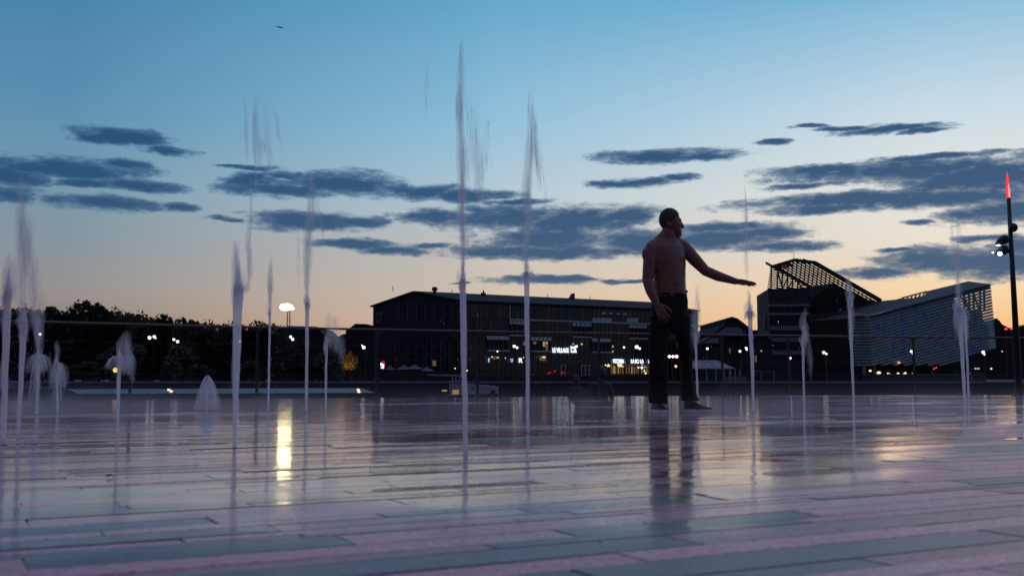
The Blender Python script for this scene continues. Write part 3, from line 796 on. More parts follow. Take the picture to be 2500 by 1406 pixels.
B0 = P(2125, HOR, 230); B0.z = BANK
cv2 = thing('civic_building', 'wide pale green and blue slatted wing rising toward the hill', 'building', B0)
FB1 = Face(2082, 233, 2125, 230); FB2 = Face(2125, 230, 2430, 245)
wallp = [(2125, 773), (2340, 717), (2352, 752), (2411, 757), (2414, 782), (2425, 784), (2428, 846), (2306, 889), (2125, 889)]
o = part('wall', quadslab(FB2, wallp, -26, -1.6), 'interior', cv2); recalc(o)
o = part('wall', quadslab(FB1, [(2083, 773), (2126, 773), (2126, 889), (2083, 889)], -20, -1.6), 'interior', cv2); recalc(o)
SLP = .262
for i in range(30):
    y = 772.5 + 7.35 * i
    if y < 891:
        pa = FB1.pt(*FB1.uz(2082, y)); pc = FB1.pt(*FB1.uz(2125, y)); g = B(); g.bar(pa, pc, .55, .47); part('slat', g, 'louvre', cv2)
    x0 = 2125 + max(0, (y - 890.5) / SLP)
    yr = lambda x: y - SLP * (x - 2125)
    x1 = 2417
    while x1 < 2431 and (x1 - 2416) / 14 < (yr(x1) - 694) / 154: x1 += .5
    # lower cut
    while x1 > x0 and x1 > 2306 and yr(x1) > 891 - (x1 - 2306) * .347: x1 -= .5
    if x1 - x0 < 4: continue
    pa = FB2.pt(*FB2.uz(x0, yr(x0))); pc = FB2.pt(*FB2.uz(x1, yr(x1)))
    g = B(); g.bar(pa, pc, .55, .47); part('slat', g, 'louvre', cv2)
for px in (2350, 2362, 2374, 2385, 2401, 2411):
    yt = 771 - .264 * (px - 2125) + 2; g = B(); g.bar(FB2.pt(*FB2.uz(px, yt), -1), FB2.pt(*FB2.uz(px + 1, 760), -1), .35); part('column', g, 'slat', cv2)
for a, c in (((2352, 714), (2375, 752)), ((2385, 708), (2401, 752)), ((2374, 748), (2362, 712))):
    g = B(); g.bar(FB2.pt(*FB2.uz(*a), -1.3), FB2.pt(*FB2.uz(*c), -1.3), .32); part('brace', g, 'slat', cv2)
rp_ = [P(2082, 770, 232), P(2125, 770.5, 229.6), P(2417, 693.5, 244), P(2364, 686.5, 266), P(2262, 711, 266), P(2258, 720, 258), P(2206, 733, 258), P(2202, 727, 266), P(2161, 738, 266), P(2100, 753, 266)]
o = part('roof', B().prism(rp_, [p - Vector((0, 0, .7)) for p in rp_]), 'wingroof', cv2); recalc(o)
for k in range(6):
    a = P(2204 + k * 10, 733 - k * 2.5, 260); c = P(2208 + k * 10, 726 - k * 2.6, 265); g = B(); g.bar(a, c, .3); part('roof_truss', g, 'slat', cv2)
g = B(); g.bar(P(2202, 727.5, 265), P(2262, 711.5, 265), .35); part('roof_truss', g, 'slat', cv2)
g = B(); g.bar(P(2120, 900, 236), P(2395, 900, 252), .3); 
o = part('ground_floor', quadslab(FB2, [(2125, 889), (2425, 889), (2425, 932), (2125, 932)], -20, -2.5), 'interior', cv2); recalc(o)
for px in (2118, 2142, 2284):
    g = B(); FB2.pslab(g, px, 889, px + 3.5, 914, -1.6, -1.0); part('pillar', g, 'bandconc', cv2)
o = part('plinth', quadslab(FB2, [(2117, 913.5), (2390, 913.5), (2390, 931), (2117, 931)], -1.5, 1.5), 'darkconc', cv2); recalc(o)
g = B(); FB2.pslab(g, 2117, 912.5, 2385, 914, -1.2, 1.6); part('coping', g, 'bandconc', cv2)
for (px, py, r, m) in ((2139, 910, .34, 'lampwarm'), (2118, 905, .22, 'lampwarm'), (2161, 911, .14, 'lampwarm'), (2165, 912, .14, 'cyanwin'), (2186, 911.5, .2, 'lampwarm'), (2203, 911, .24, 'lampwarm'), (2199, 913, .14, 'cyanwin'), (2222, 911, .16, 'cyanwin'), (2188, 885, .22, 'lamporange'), (2375, 899.5, .2, 'cyanwin'), (2382, 899.5, .2, 'cyanwin'), (2413, 900, .18, 'lampwarm'), (2440, 858, .1, 'lampwhite'), (2274, 900, .13, 'redlamp'), (2279, 897, .13, 'redlamp')):
    u, z = FB2.uz(px, py); g = B(); g.ball(FB2.pt(u, z, .8), (r * 1.4, r, r), 8, 5); part('lamp', g, m, cv2)

# --- smaller buildings
def house(name, label, prof, d0, depth, wallm, roofm, wins=(), extra=None):
    """prof: outline seen from the river in the photograph; the first two points are the foot"""
    base = P(prof[0][0], HOR, d0); base.z = BANK
    t = thing(name, label, 'building', base)
    f = Face(prof[0][0], d0, prof[1][0], d0 + .01)
    fr = [f.pt(*f.uz(*p)) for p in prof]; fr[0].z = fr[1].z = BANK
    o = part('wall', B().prism(fr, [p + Vector((0, depth, 0)) for p in fr]), wallm, t); recalc(o)
    rf_ = None
    for a, c in zip(fr[2:], fr[3:]):
        d = Vector((0, 0, .25)); g = B(); n = Vector((0, -.4, 0)); m = Vector((0, depth + .4, 0))
        g.hexa([a + n + d * .1, c + n + d * .1, c + m + d * .1, a + m + d * .1, a + n + d, c + n + d, c + m + d, a + m + d]); rf_ = part('roof', g, roofm, t); recalc(rf_)
    for (a, y0, c, y1, m) in wins:
        g = B(); f.pslab(g, a, y0, c, y1, .02, .2); part('window', g, m, t)
    return t, f
house('house', 'dark gabled house end beside the long warehouse', [(844, 925), (920, 925), (920, 800), (897, 794), (868, 793), (844, 811)], 236, 26, 'brick', 'roof', [(850, 830, 854, 838, 'darkglass'), (858, 826, 862, 834, 'darkglass'), (856, 846, 862, 856, 'darkglass')])
house('house', 'dark house with sloping slate roof behind the street trees', [(690, 925), (790, 925), (790, 818), (773, 800), (700, 798)], 246, 22, 'brick', 'roof', [(722, 800.5, 725, 803, 'cyanwin'), (729, 801, 732, 803.5, 'cyanwin'), (735, 801, 738, 803.5, 'cyanwin'), (737, 842, 742, 850, 'darkglass')])
house('house', 'pale blue grey low building in the gap between two dark houses', [(778, 925), (850, 925), (850, 835), (832, 826), (800, 820), (778, 826)], 300, 20, 'bandconc', 'roof', [(834, 838, 843, 848, 'darkglass'), (820, 842, 828, 850, 'darkglass')])
t, f = house('hall_building', 'dark hall with stepped monitor roof beside the slatted block', [(1756, 925), (1884, 925), (1884, 833), (1864, 820), (1852, 820), (1800, 780), (1786, 776), (1771, 781), (1771, 793), (1742, 817), (1742, 825)], 225, 30, 'brick', 'roof', [(1750, 850, 1754, 868, 'litdim'), (1780, 850, 1783, 862, 'litdim'), (1843, 868, 1847, 884, 'litdim'), (1857, 855, 1860, 858, 'cyanwin')])
g = B(); f.pslab(g, 1740, 818, 1813, 821, 0, 1.0); part('eave_band', g, 'roof', t)
g = B(); q = [f.pt(*f.uz(*p), .4) for p in ((1771, 799), (1742, 818), (1813, 820), (1813, 806), (1800, 798))]; g.prism(q, [p - Vector((0, -.3, 0)) for p in q]); o = part('roof_slope', g, 'bandconc', t); recalc(o)
t, f = house('shed_building', 'low dark shed with pale hipped roof behind the white marquee', [(1708, 925), (1757, 925), (1757, 824), (1736, 824), (1712, 839)], 216, 14, 'brick', 'darkconc')
g = B(); q = [f.pt(*f.uz(*p), .4) for p in ((1737, 825), (1712, 839), (1753, 838), (1754, 826))]; g.prism(q, [p - Vector((0, -.3, 0)) for p in q]); o = part('roof_slope', g, 'bandconc', t); recalc(o)
t, f = house('office_building', 'far dark office end with bright top window behind the walking man', [(1676, 925), (1704, 925), (1704, 765), (1676, 762)], 236, 12, 'frame', 'roof', [(1688, 768, 1693, 774, 'skyglass'), (1695.5, 769, 1701, 775, 'skyglass'), (1695.5, 777, 1701, 781, 'skyglass')])
# ------------------------------------------------------------------ small things on the far quay
# marquee
d = 178; base = P(1708, HOR, d); base.z = BANK
mq = thing('marquee', 'white marquee tent with pitched canvas roof by the dark hall', 'tent', base)
f = Face(1690, d, 1795, d + .01)
L0, L1 = f.uz(1690, 899)[0], f.uz(1795, 897)[0]; zt, ze = f.uz(1708, 878.5)[1], f.uz(1708, 899)[1]
ur = f.uz(1760, 879)[0]
g = B(); fr = [f.pt(L0, ze), f.pt(L1, ze), f.pt(ur, zt, -3.5), f.pt(L0, zt, -3.5)]; g.prism(fr, [p + Vector((0, 0, -.12)) for p in fr])
fr = [f.pt(L0, ze, -7), f.pt(L0, zt, -3.5), f.pt(ur, zt, -3.5), f.pt(L1, ze, -7)]; g.prism(fr, [p + Vector((0, 0, -.12)) for p in fr])
fr = [f.pt(L1, ze), f.pt(L1, ze, -7), f.pt(ur, zt, -3.5)]; g.prism(fr, [p + Vector((0, 0, -.12)) for p in fr])
o = part('roof', g, 'canvas', mq); recalc(o)
for px in (1700, 1725, 1748, 1768, 1782, 1795):
    u = f.uz(px, 900)[0]; g = B(); g.bar(f.pt(u, BANK, -.1), f.pt(u, ze, -.1), .11); part('post', g, 'paleframe', mq)
for px in (1720, 1737): 
    g = B(); g.prism([f.pt(f.uz(px, 879)[0], zt + .03, -3.4), f.pt(f.uz(px + 9, 899)[0], ze + .03, .03), f.pt(f.uz(px + 10, 899)[0], ze + .03, .03), f.pt(f.uz(px + .8, 879)[0], zt + .03, -3.4)], [f.pt(f.uz(px, 879)[0], zt + .06, -3.4), f.pt(f.uz(px + 9, 899)[0], ze + .06, .03), f.pt(f.uz(px + 10, 899)[0], ze + .06, .03), f.pt(f.uz(px + .8, 879)[0], zt + .06, -3.4)]); o = part('seam', g, 'frame', mq); recalc(o)
for px in (1782.5, 1807):
    p = P(px, 908, 176); g = B(); g.tube([p + Vector((0, 0, .5)), p + Vector((0, 0, -.5))], [.06, .26], 8); g.bar(p, Vector((p.x, p.y, BANK)), .06)
    o = part('folded_parasol', g, 'canvas', None, origin=(p.x, p.y, BANK)); tag(o, 'folded pale parasol standing ' + ('under the marquee edge' if px < 1800 else 'beside the lit lamp pole'), 'parasol')
p0 = P(1766, HOR, 172); p0.z = BANK
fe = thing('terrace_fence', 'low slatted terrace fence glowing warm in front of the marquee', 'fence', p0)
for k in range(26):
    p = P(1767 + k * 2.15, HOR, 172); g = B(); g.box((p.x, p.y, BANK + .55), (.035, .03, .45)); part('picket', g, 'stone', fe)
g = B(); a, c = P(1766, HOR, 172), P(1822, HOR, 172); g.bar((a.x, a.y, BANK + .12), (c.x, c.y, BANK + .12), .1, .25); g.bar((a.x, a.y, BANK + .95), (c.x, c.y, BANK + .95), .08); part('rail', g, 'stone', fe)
p0 = P(1850, HOR, 166); p0.z = BANK
go = thing('goal_frame', 'thin pale rectangular sports goal frame on the far quay', 'goal', p0)
for a, c in (((1842, 934), (1842, 905.5)), ((1859, 934), (1859, 905.5)), ((1890, 934), (1890, 907.5))):
    g = B(); g.bar(P(*a, 166), P(*c, 166), .07); part('upright', g, 'goal', go)
g = B(); g.bar(P(1842, 905.5, 166), P(1859, 905.5, 166), .07); g.bar(P(1859, 906.5, 166), P(1890, 907.5, 166), .05); part('crossbar', g, 'goal', go)
# terrace parasols in front of the gable
for i, (px, py, w, lb) in enumerate(((952, 893.5, 12, 'small pale blue grey parasol right beside the oval red sign'), (986, 893, 20, 'wide blue grey terrace parasol second from the oval sign'), (1012, 892, 22, 'broad blue grey parasol in the middle of the dark terrace'), (1042, 897, 18, 'faint dark parasol nearest the small orange window'))):
    D = 172; c = P(px, py, D); w = w * D / FPX; zb = P(px, py + 8.5, D).z
    t = thing('terrace_parasol', lb, 'parasol', (c.x, c.y, BANK), 'parasols on the terrace')
    g = B(); n = 8; ring = [Vector((c.x + w * cos(2 * pi * k / n), c.y + w * sin(2 * pi * k / n), zb)) for k in range(n)]
    ring2 = [Vector((c.x + w * .38 * cos(2 * pi * k / n), c.y + w * .38 * sin(2 * pi * k / n), c.z - .18)) for k in range(n)]
    g.add(ring + ring2, [(k, (k + 1) % n, n + (k + 1) % n, n + k) for k in range(n)]); part('canopy', g, 'umbrella', t)
    g = B(); ring3 = [Vector((c.x + w * .42 * cos(2 * pi * k / n), c.y + w * .42 * sin(2 * pi * k / n), c.z - .10)) for k in range(n)]; g.add(ring3 + [c + Vector((0, 0, .12))], [(k, (k + 1) % n, n) for k in range(n)]); part('vent_cap', g, 'umbrella', t)
    g = B(); g.bar(c, (c.x, c.y, BANK), .08); part('pole', g, 'steel', t)
# lit wall stretch under the terrace
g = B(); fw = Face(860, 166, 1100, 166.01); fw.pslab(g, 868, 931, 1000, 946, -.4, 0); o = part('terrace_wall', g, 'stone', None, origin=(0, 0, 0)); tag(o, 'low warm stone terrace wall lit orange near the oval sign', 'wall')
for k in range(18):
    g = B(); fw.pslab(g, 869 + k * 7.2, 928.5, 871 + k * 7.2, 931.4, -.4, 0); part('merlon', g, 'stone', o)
# white houseboat
D = 130; fb = Face(1080, D, 1216, D + .01); p0 = fb.pt(0, -3.3)
hb = thing('houseboat', 'white houseboat with one lit yellow window moored at the quay', 'boat', p0)
o = part('cabin', quadslab(fb, [(1096, 932), (1132, 932), (1132, 967), (1098, 967)], -3, 0), 'white', hb); recalc(o)
o = part('deckhouse', quadslab(fb, [(1132, 937), (1168, 939), (1216, 944), (1216, 961), (1168, 965), (1132, 966)], -3, -.2), 'white', hb); recalc(o)
o = part('hull', quadslab(fb, [(1080, 966), (1216, 960), (1216, 990), (1080, 990)], -3.6, .3), 'hull', hb); recalc(o)
g = B(); fb.pslab(g, 1094, 930.5, 1134, 932.5, -3.2, .2); part('cabin_roof', g, 'white', hb)
g = B(); fb.pslab(g, 1105, 952, 1119.5, 962, .02, .06); w = part('window', g, 'litwin', hb)
for px in (1109.5, 1114.5):
    g = B(); fb.pslab(g, px, 952, px + .7, 962, .06, .1); part('glazing_bar', g, 'black', w)
g = B(); fb.pslab(g, 1105, 956.3, 1119.5, 957, .06, .1); part('glazing_bar', g, 'black', w)
g = B(); fb.pslab(g, 1079, 951.5, 1091, 955, -.2, 0); part('lit_porch', g, 'litwin', hb)
g = B(); fb.pslab(g, 1198, 952, 1209, 961, -.15, -.1); part('window', g, 'darkglass', hb)
g = B(); fb.pslab(g, 1152, 945, 1156, 949, -.15, -.1); part('window', g, 'darkglass', hb)
g = B()
a, c = fb.pt(*fb.uz(1044, 915)), fb.pt(*fb.uz(1130, 917)); g.bar(a, c, .12)
for px in (1105, 1113, 1122, 1129): g.bar(fb.pt(*fb.uz(px, 917)), fb.pt(*fb.uz(px, 931)), .09)
part('upper_rail', g, 'paleframe', hb)
# barge with pale hatch covers
D = 96; fg = Face(170, D, 918, D + 8); p0 = fg.pt(0, -3.3)
ba = thing('barge', 'long barge with pale blue ribbed hatch covers beyond the railing', 'boat', p0)
z1 = fg.uz(500, 948.5)[1]; z0 = fg.uz(500, 960)[1]
LB = (fg.C - fg.A).length; n = 36
for k in range(n):
    u0 = LB * k / n + .05; u1 = LB * (k + 1) / n - .05
    g = B(); sh = -1.3
    lo = [fg.pt(u0, z0, 0), fg.pt(u1, z0, 0), fg.pt(u1 + sh, z1, -1.8), fg.pt(u0 + sh, z1, -1.8)]
    g.prism(lo, [p + Vector((0, .1, -.1)) for p in lo]); o = part('hatch_cover', g, 'barge', ba); recalc(o)
g = B(); fg.slab(g, -1.5, -3.4, LB + .5, z0 - .04, -5.5, -.05); part('hull', g, 'hull', ba)
g = B(); fg.slab(g, -1.3, z0 - .3, LB, z1 - .08, -5.4, -1.9); part('coaming', g, 'hull', ba)
for (px, py) in ((412, 951), (418, 955), (874, 951), (876, 956)):
    u, z = fg.uz(px, py); g = B(); g.ball(fg.pt(u, z, .1), (.16, .1, .11), 8, 5); part('deck_lamp', g, 'lampwarm', ba)
# low boat at the far edge of the frame
D = 60; fl = Face(-40, D, 150, D + 4); p0 = fl.pt(0, -3.3)
lb_ = thing('motor_boat', 'small dark blue motor boat behind the fountain spray near the frame edge', 'boat', p0)
o = part('hull', quadslab(fl, [(-40, 950), (165, 950), (185, 957), (170, 985), (-40, 985)], -2.5, 0), 'hull', lb_); recalc(o)
o = part('deck', quadslab(fl, [(-40, 944), (120, 943), (165, 950), (-40, 951)], -2.2, -.2), 'barge', lb_); recalc(o)
o = part('cabin', quadslab(fl, [(20, 932), (80, 930), (100, 944), (10, 944)], -1.8, -.4), 'umbrella', lb_); recalc(o)

# ------------------------------------------------------------------ trees and shrubs
def crown_mesh(name, seed, n, lw, bumps=9, flat=.8):
    """leaf clumps spread through lobes; unit crown: radius 1, from z = 0 to 1.6"""
    r = random.Random(seed); lobes = []
    for k in range(bumps):
        a = r.uniform(0, 2 * pi); q = r.uniform(.15, .72); z = r.uniform(.25, 1.25)
        lobes.append((Vector((cos(a) * q, sin(a) * q, z)), r.uniform(.26, .46)))
    lobes.append((Vector((0, 0, 1.15)), .48)); lobes.append((Vector((0, 0, .6)), .6))
    vs = []; fs = []
    for i in range(n):
        c, R = r.choice(lobes)
        d = Vector((r.gauss(0, 1), r.gauss(0, 1), r.gauss(0, 1))).normalized()
        p = c + d * R * (r.random() ** .4) * r.uniform(.9, 1.12)
        if p.z < 0: p.z = -p.z * .4
        u = Vector((r.gauss(0, 1), r.gauss(0, 1), r.gauss(0, 1))).normalized(); v = u.orthogonal().normalized()
        w = lw * r.uniform(.5, 1.3); k = len(vs)
        vs += [p - u * w, p + v * w * .6, p + u * w, p - v * w * .6]; fs.append((k, k + 1, k + 2, k + 3))
    me = bpy.data.meshes.new(name); me.from_pydata([tuple(v) for v in vs], [], fs); me.update(); return me
CR = [crown_mesh('crown', s, 7000, .068) for s in (1, 2, 3, 4)]
SH = [crown_mesh('foliage', s, 1500, .10, 6) for s in (21, 22)]
for m in CR: m.materials.append(MT['leaf'])
for m in SH: m.materials.append(MT['leaf'])
def tree(px, top, wpx, D, label, k, group='trees on the far bank', low=.12):
    c = P(px, HOR, D); zt = P(px, top, D).z; H = zt - BANK; R = wpx * D / FPX
    t = thing('broadleaf_tree', label, 'tree', (c.x, c.y, BANK), group)
    o = bpy.data.objects.new('crown', CR[k % 4]); COL.objects.link(o); o.parent = t
    o.location = (0, 0, H * low); o.scale = (R, R, H * (1 - low) / 1.66); o.rotation_euler = (0, 0, k * 1.7)
    g = B(); b0 = Vector((c.x, c.y, BANK)); tr = H * .018
    g.tube([b0, b0 + Vector((.1, 0, H * .25)), b0 + Vector((0, .1, H * .7))], [tr * 1.3, tr, tr * .4], 7)
    for j in range(4):
        a = j * 1.6 + k; g.tube([b0 + Vector((.05, 0, H * (.25 + .06 * j))), b0 + Vector((cos(a) * R * .5, sin(a) * R * .5, H * (.5 + .05 * j)))], [tr * .5, tr * .15], 5)
    part('trunk', g, 'bark', t)
TREES = [(-30, 738, 70, 190, 'dark broadleaf tree cut by the frame edge behind the tall jets'), (55, 742, 52, 196, 'dark tree showing between the two tallest leftmost jets'), (120, 745, 50, 188, 'dark round topped tree just before the tallest tree'), (205, 729, 78, 186, 'tallest dark tree with a domed crown on the far bank'), (275, 748, 52, 192, 'dark tree sloping down beside the tallest domed tree'), (340, 759, 48, 190, 'dark tree above the twin lamp nearest the tallest tree'), (393, 763, 46, 188, 'dark tree with a bumpy top between the two twin lamps'),
         (446, 772, 50, 186, 'dark tree above the second twin lamp'), (503, 778, 46, 190, 'dark low tree over the bell shaped fountain'), (560, 784, 46, 188, 'low dark tree hidden behind the thick double jet'), (622, 779, 42, 186, 'dark tree just past the thick double jet'), (668, 787, 36, 190, 'smallest dark tree beside the bright floodlight mast')]
for i, (px, top, w, D, lb) in enumerate(TREES): tree(px, top, w * 1.3, D, lb, i, low=.05)
BACK = [(-70, 750, 60), (10, 752, 60), (88, 752, 60), (165, 748, 60), (240, 752, 60), (310, 764, 56), (368, 772, 52), (420, 778, 52), (475, 784, 52), (532, 789, 52), (592, 790, 50), (645, 792, 46)]
BL = ['by the frame edge', 'behind the first jet', 'behind the second jet', 'just before the tallest tree', 'just behind the tallest tree', 'past the tallest tree', 'above the first twin lamp', 'between the twin lamps', 'past the second twin lamp', 'above the bell fountain', 'behind the double jet', 'near the floodlight mast']
for i, ((px, top, w), q) in enumerate(zip(BACK, BL)): tree(px, top, w * 1.25, 205, 'dark background tree in the second row ' + q, i + 1, 'second row of trees on the far bank', .02)
LOW = [(30, 830, 60, 176), (150, 826, 66, 174), (300, 832, 70, 175), (440, 838, 66, 174), (560, 836, 60, 176), (690, 842, 60, 175), (800, 850, 44, 178)]
LBL = ['dark lower tree in front behind the leftmost jets', 'dark lower tree behind the pair of domed jets', 'dark lower tree behind the ghostly split jet', 'dark lower tree beneath the second twin lamp', 'dark lower tree behind the thick double jet', 'dark lower tree under the floodlight mast', 'dark lower tree beside the orange lit shrub']
for i, ((px, top, w, D), lb) in enumerate(zip(LOW, LBL)): tree(px, top, w, D, lb, i + 2, 'lower trees along the far quay', .02)
def shrub(px, top, wpx, D, label, k, m=None, group=None):
    c = P(px, HOR, D); H = P(px, top, D).z - BANK; R = wpx * D / FPX
    t = thing('shrub', label, 'shrub', (c.x, c.y, BANK), group)
    me = SH[k % 2]
    if m: me = me.copy(); me.materials.clear(); me.materials.append(MT[m])
    o = bpy.data.objects.new('foliage', me); COL.objects.link(o); o.parent = t; o.scale = (R, R, H / 1.62); o.rotation_euler = (0, 0, k * 2.1)
    g = B(); b0 = Vector((c.x, c.y, BANK)); g.tube([b0, b0 + Vector((0, 0, H * .5))], [.07, .03], 6); part('stem', g, 'bark', t)
for i in range(13):
    shrub(20 + i * 66, 880 + 6 * ((i * 7) % 3), 44, 168, ['dark hedge shrub %s on the far quay edge' % q for q in ('by the frame edge', 'behind the second jet', 'behind the domed jets', 'past the domed jets', 'under the first lamp', 'beneath the twin lamp', 'under the second twin lamp', 'before the bell fountain', 'behind the bell fountain', 'behind the double jet', 'past the double jet', 'under the floodlight mast', 'beside the orange lit shrub')][i], i, None, 'hedge shrubs on the far quay')
lit = shrub(850, 855, 24, 172, 'bushy shrub lit orange from below beside the dark house', 1, 'leafwarm')
pl = bpy.data.lights.new('uplight', 'SPOT'); pl.energy = 700; pl.color = (1, .5, .1); pl.shadow_soft_size = .1; pl.spot_size = radians(62); pl.spot_blend = .6
po = bpy.data.objects.new('uplight', pl); COL.objects.link(po); q = P(848, 921, 168.6); po.location = q; po.rotation_euler = (Vector(P(850, 868, 171.5)) - q).to_track_quat('-Z', 'Y').to_euler()
q = P(282, 903, 166); g = B(); g.ball(q, (.42, .3, .4), 10, 6); o = part('yellow_lamp', g, 'lamporange', None, origin=(q.x, q.y, BANK)); tag(o, 'small yellow orange lamp low behind the split jet', 'lamp'); g = B(); g.bar(q, (q.x, q.y, BANK), .08); part('post', g, 'steel', o)

# ------------------------------------------------------------------ street lamps of the far bank
def street_lamp(label, D, pole, heads, base=HOR + 4, m='lampwhite'):
    """pole: (px, top py); heads: (px, py, radius in photograph points)"""
    px, py = pole; t0 = P(px, py, D); b0 = Vector((t0.x, t0.y, BANK))
    t = thing('street_lamp', label, 'lamp', b0, 'street lamps on the far bank')
    g = B(); g.tube([b0, t0], [.11, .07], 6); part('pole', g, 'steel', t)
    for (hx, hy, r) in heads:
        c = P(hx, hy, D - .3); R = r * D / FPX
        g = B(); g.bar(t0, c + Vector((0, 0, R * .9)), .09); part('arm', g, 'steel', t)
        g = B(); g.ball(c, (R, R * .8, R), 10, 6); bl = part('bulb', g, m, t, True)
        g = B(); g.tube([c + Vector((0, 0, R * .75)), c + Vector((0, 0, R * 1.25))], [R * .9, R * .3], 8); part('cap', g, 'steel', bl)
for a in (
  ('single lamp glowing among dark trees beside the ghostly third jet', 182, (101, 813), [(97.5, 815.5, 3.4)]),
  ('twin headed lamp with the brighter heads under the tall domed tree', 176, (375.5, 826), [(365, 824, 4.2), (376.5, 821.5, 3.6), (380, 825.5, 1.6)]),
  ('twin headed lamp with tilted heads beside the first twin lamp', 174, (431, 832), [(424.5, 828.5, 3.2), (433.5, 833.5, 3.6)]),
  ('lamp head half hidden by the thick double jet', 178, (586, 836), [(585, 832.5, 3.0)]),
  ('twin headed lamp below the bright floodlight mast', 176, (714, 830), [(709.5, 822, 3.2), (714.5, 828, 3.4)]),
  ('lamp with one big head in front of the dark gabled house', 176, (892, 850), [(884, 843, 1.8), (888, 848, 3.8)]),
  ('twin lamp beside the warm upper windows of the warehouse', 186, (1262, 850), [(1255.5, 845, 3.6), (1262.5, 848.5, 2.9)]),
  ('small single lamp left of the tall balcony row', 190, (1215, 860), [(1214.5, 857.5, 1.9)]),
  ('small single lamp above the restaurant lettering', 186, (1524, 852), [(1523.5, 847.5, 2.4)]),
  ('bright twin lamp close to the walking man', 180, (1561, 853), [(1554.5, 846.5, 4.4), (1561.5, 850.5, 2.8)]),
  ('three headed lamp seen between the legs of the man', 178, (1643, 872), [(1634, 870, 3.6), (1643, 870, 3.6), (1652, 870, 3.8)]),
  ('small single lamp beside the low shed roof', 182, (1725, 854), [(1727, 851, 3.0)]),
  ('lamp with warmly lit pole beside the marquee', 174, (1808.5, 861), [(1806.5, 857, 3.0)]),
  ('tall narrow lamp head near the corner of the dark hall', 190, (1823, 858), [(1821.5, 849, 2.6), (1823, 853, 2.6)]),
  ('white oval lamp low before the solid dark block', 168, (1929, 880), [(1929, 874, 3.0)]),
  ('twin lamp before the banded office podium', 176, (2016, 866), [(2011, 860, 3.5), (2017.5, 863.5, 2.5)]),
  ('twin lamp before the middle of the pale slatted wing', 176, (2228, 866), [(2225, 857.5, 3.3), (2229, 863, 2.5)]),
  ('bright lamp at the low corner of the pale slatted wing', 176, (2403, 868), [(2400.5, 859.5, 4.0), (2403.5, 865, 1.9)]),
): street_lamp(*a)
c = P(1650, 894, 172); g = B(); g.ball(c, (.22, .2, .2), 8, 5); o = part('bollard_lamp', g, 'lampwarm', None, origin=(c.x, c.y, BANK)); tag(o, 'small warm low lamp beneath the three headed lamp', 'lamp'); g = B(); g.bar(c, (c.x, c.y, BANK), .1); part('post', g, 'steel', o)
for i, (px, py) in enumerate(((2456, 803), (2470, 802.5))):
    c = P(px, py, 1000); g = B(); g.ball(c, (1.6, 1, .8), 8, 5); o = part('beacon', g, 'redlamp', None, origin=(c.x, c.y, BANK)); tag(o, ('red beacon light farther from the lamp post on the dark hill', 'red beacon light right beside the lamp post on the hill')[i], 'lamp'); g = B(); g.bar(c, (c.x, c.y, BANK), .5); part('mast', g, 'steel', o)
# floodlight mast
D = 262; t0 = P(705, 757, D); b0 = Vector((t0.x, t0.y, BANK))
fm = thing('floodlight_mast', 'lattice mast carrying a blazing yellow white floodlight over the trees', 'floodlight', b0)
for sx_, sy_ in ((-1, -1), (1, -1), (1, 1), (-1, 1)):
    g = B(); g.bar(b0 + Vector((sx_ * .5, sy_ * .5, 0)), t0 + Vector((sx_ * .28, sy_ * .28, 0)), .09); part('leg', g, 'steel', fm)
H = t0.z - BANK; g = B()
for k in range(14):
    a, c = H * k / 14, H * (k + 1) / 14; s_ = 1 if k % 2 else -1; w = .5 - .22 * k / 14
    g.bar(b0 + Vector((-s_ * w, -w, a)), b0 + Vector((s_ * w, -w, c)), .06)
part('bracing', g, 'steel', fm)
g = B(); g.bar(P(686, 753, D), P(716, 753, D), .25); part('crossarm', g, 'steel', fm)
for (px, py, rx, rz_) in ((692, 749.5, 8.5, 7.6), (701, 749.3, 9.5, 8.0), (708, 750, 6.5, 6.2), (714.5, 752.5, 3.2, 3.0)):
    g = B(); g.ball(P(px, py, D - .6), (rx * D / FPX, .3, rz_ * D / FPX), 16, 10); part('lamp_head', g, 'flood', fm, True)

# ------------------------------------------------------------------ the mast with the red spike at the plaza edge
D = 19.0; b0 = P(2487, HOR, D); b0.z = 0; t0 = P(2463.5, 484, D)
lp = thing('lamp_post', 'slender black lamp post topped by a glowing red spike at the plaza edge', 'lamp', b0)
t0.x = b0.x - .05
g = B(); g.tube([b0, b0 + (t0 - b0) * .5, t0], [.060, .048, .034], 12); part('pole', g, 'black', lp, True)
g = B(); g.tube([b0, b0 + Vector((0, 0, .03))], .13, 14); part('base_plate', g, 'black', lp)
g = B(); tip = P(2460, 419, D); tip.x = t0.x - .01
g.tube([t0, t0 + (tip - t0) * .25, t0 + (tip - t0) * .7, tip], [.034, .036, .024, .003], 12); part('spike', g, 'spike', lp, True)
g = B(); q = Vector((0, -.026, 0)); g.tube([t0 + q + Vector((0, 0, .02)), t0 + (tip - t0) * .3 + q, t0 + (tip - t0) * .8 + q * .5], [.017, .014, .002], 8); part('spike_core', g, 'spikecore', lp, True)
def xoff(py): return b0.x - .02 * (P(2470, py, D).z) / t0.z
def head(c, aim, L, R):
    g = B(); aim = aim.normalized(); pts = []; rad = []
    for t, r in ((0, .25), (.06, .7), (.2, 1.0), (.4, .98), (.62, .74), (.85, .36), (1.0, .06)):
        pts.append(c + aim * L * t); rad.append(R * r)
    g.tube(pts, rad, 14); return g
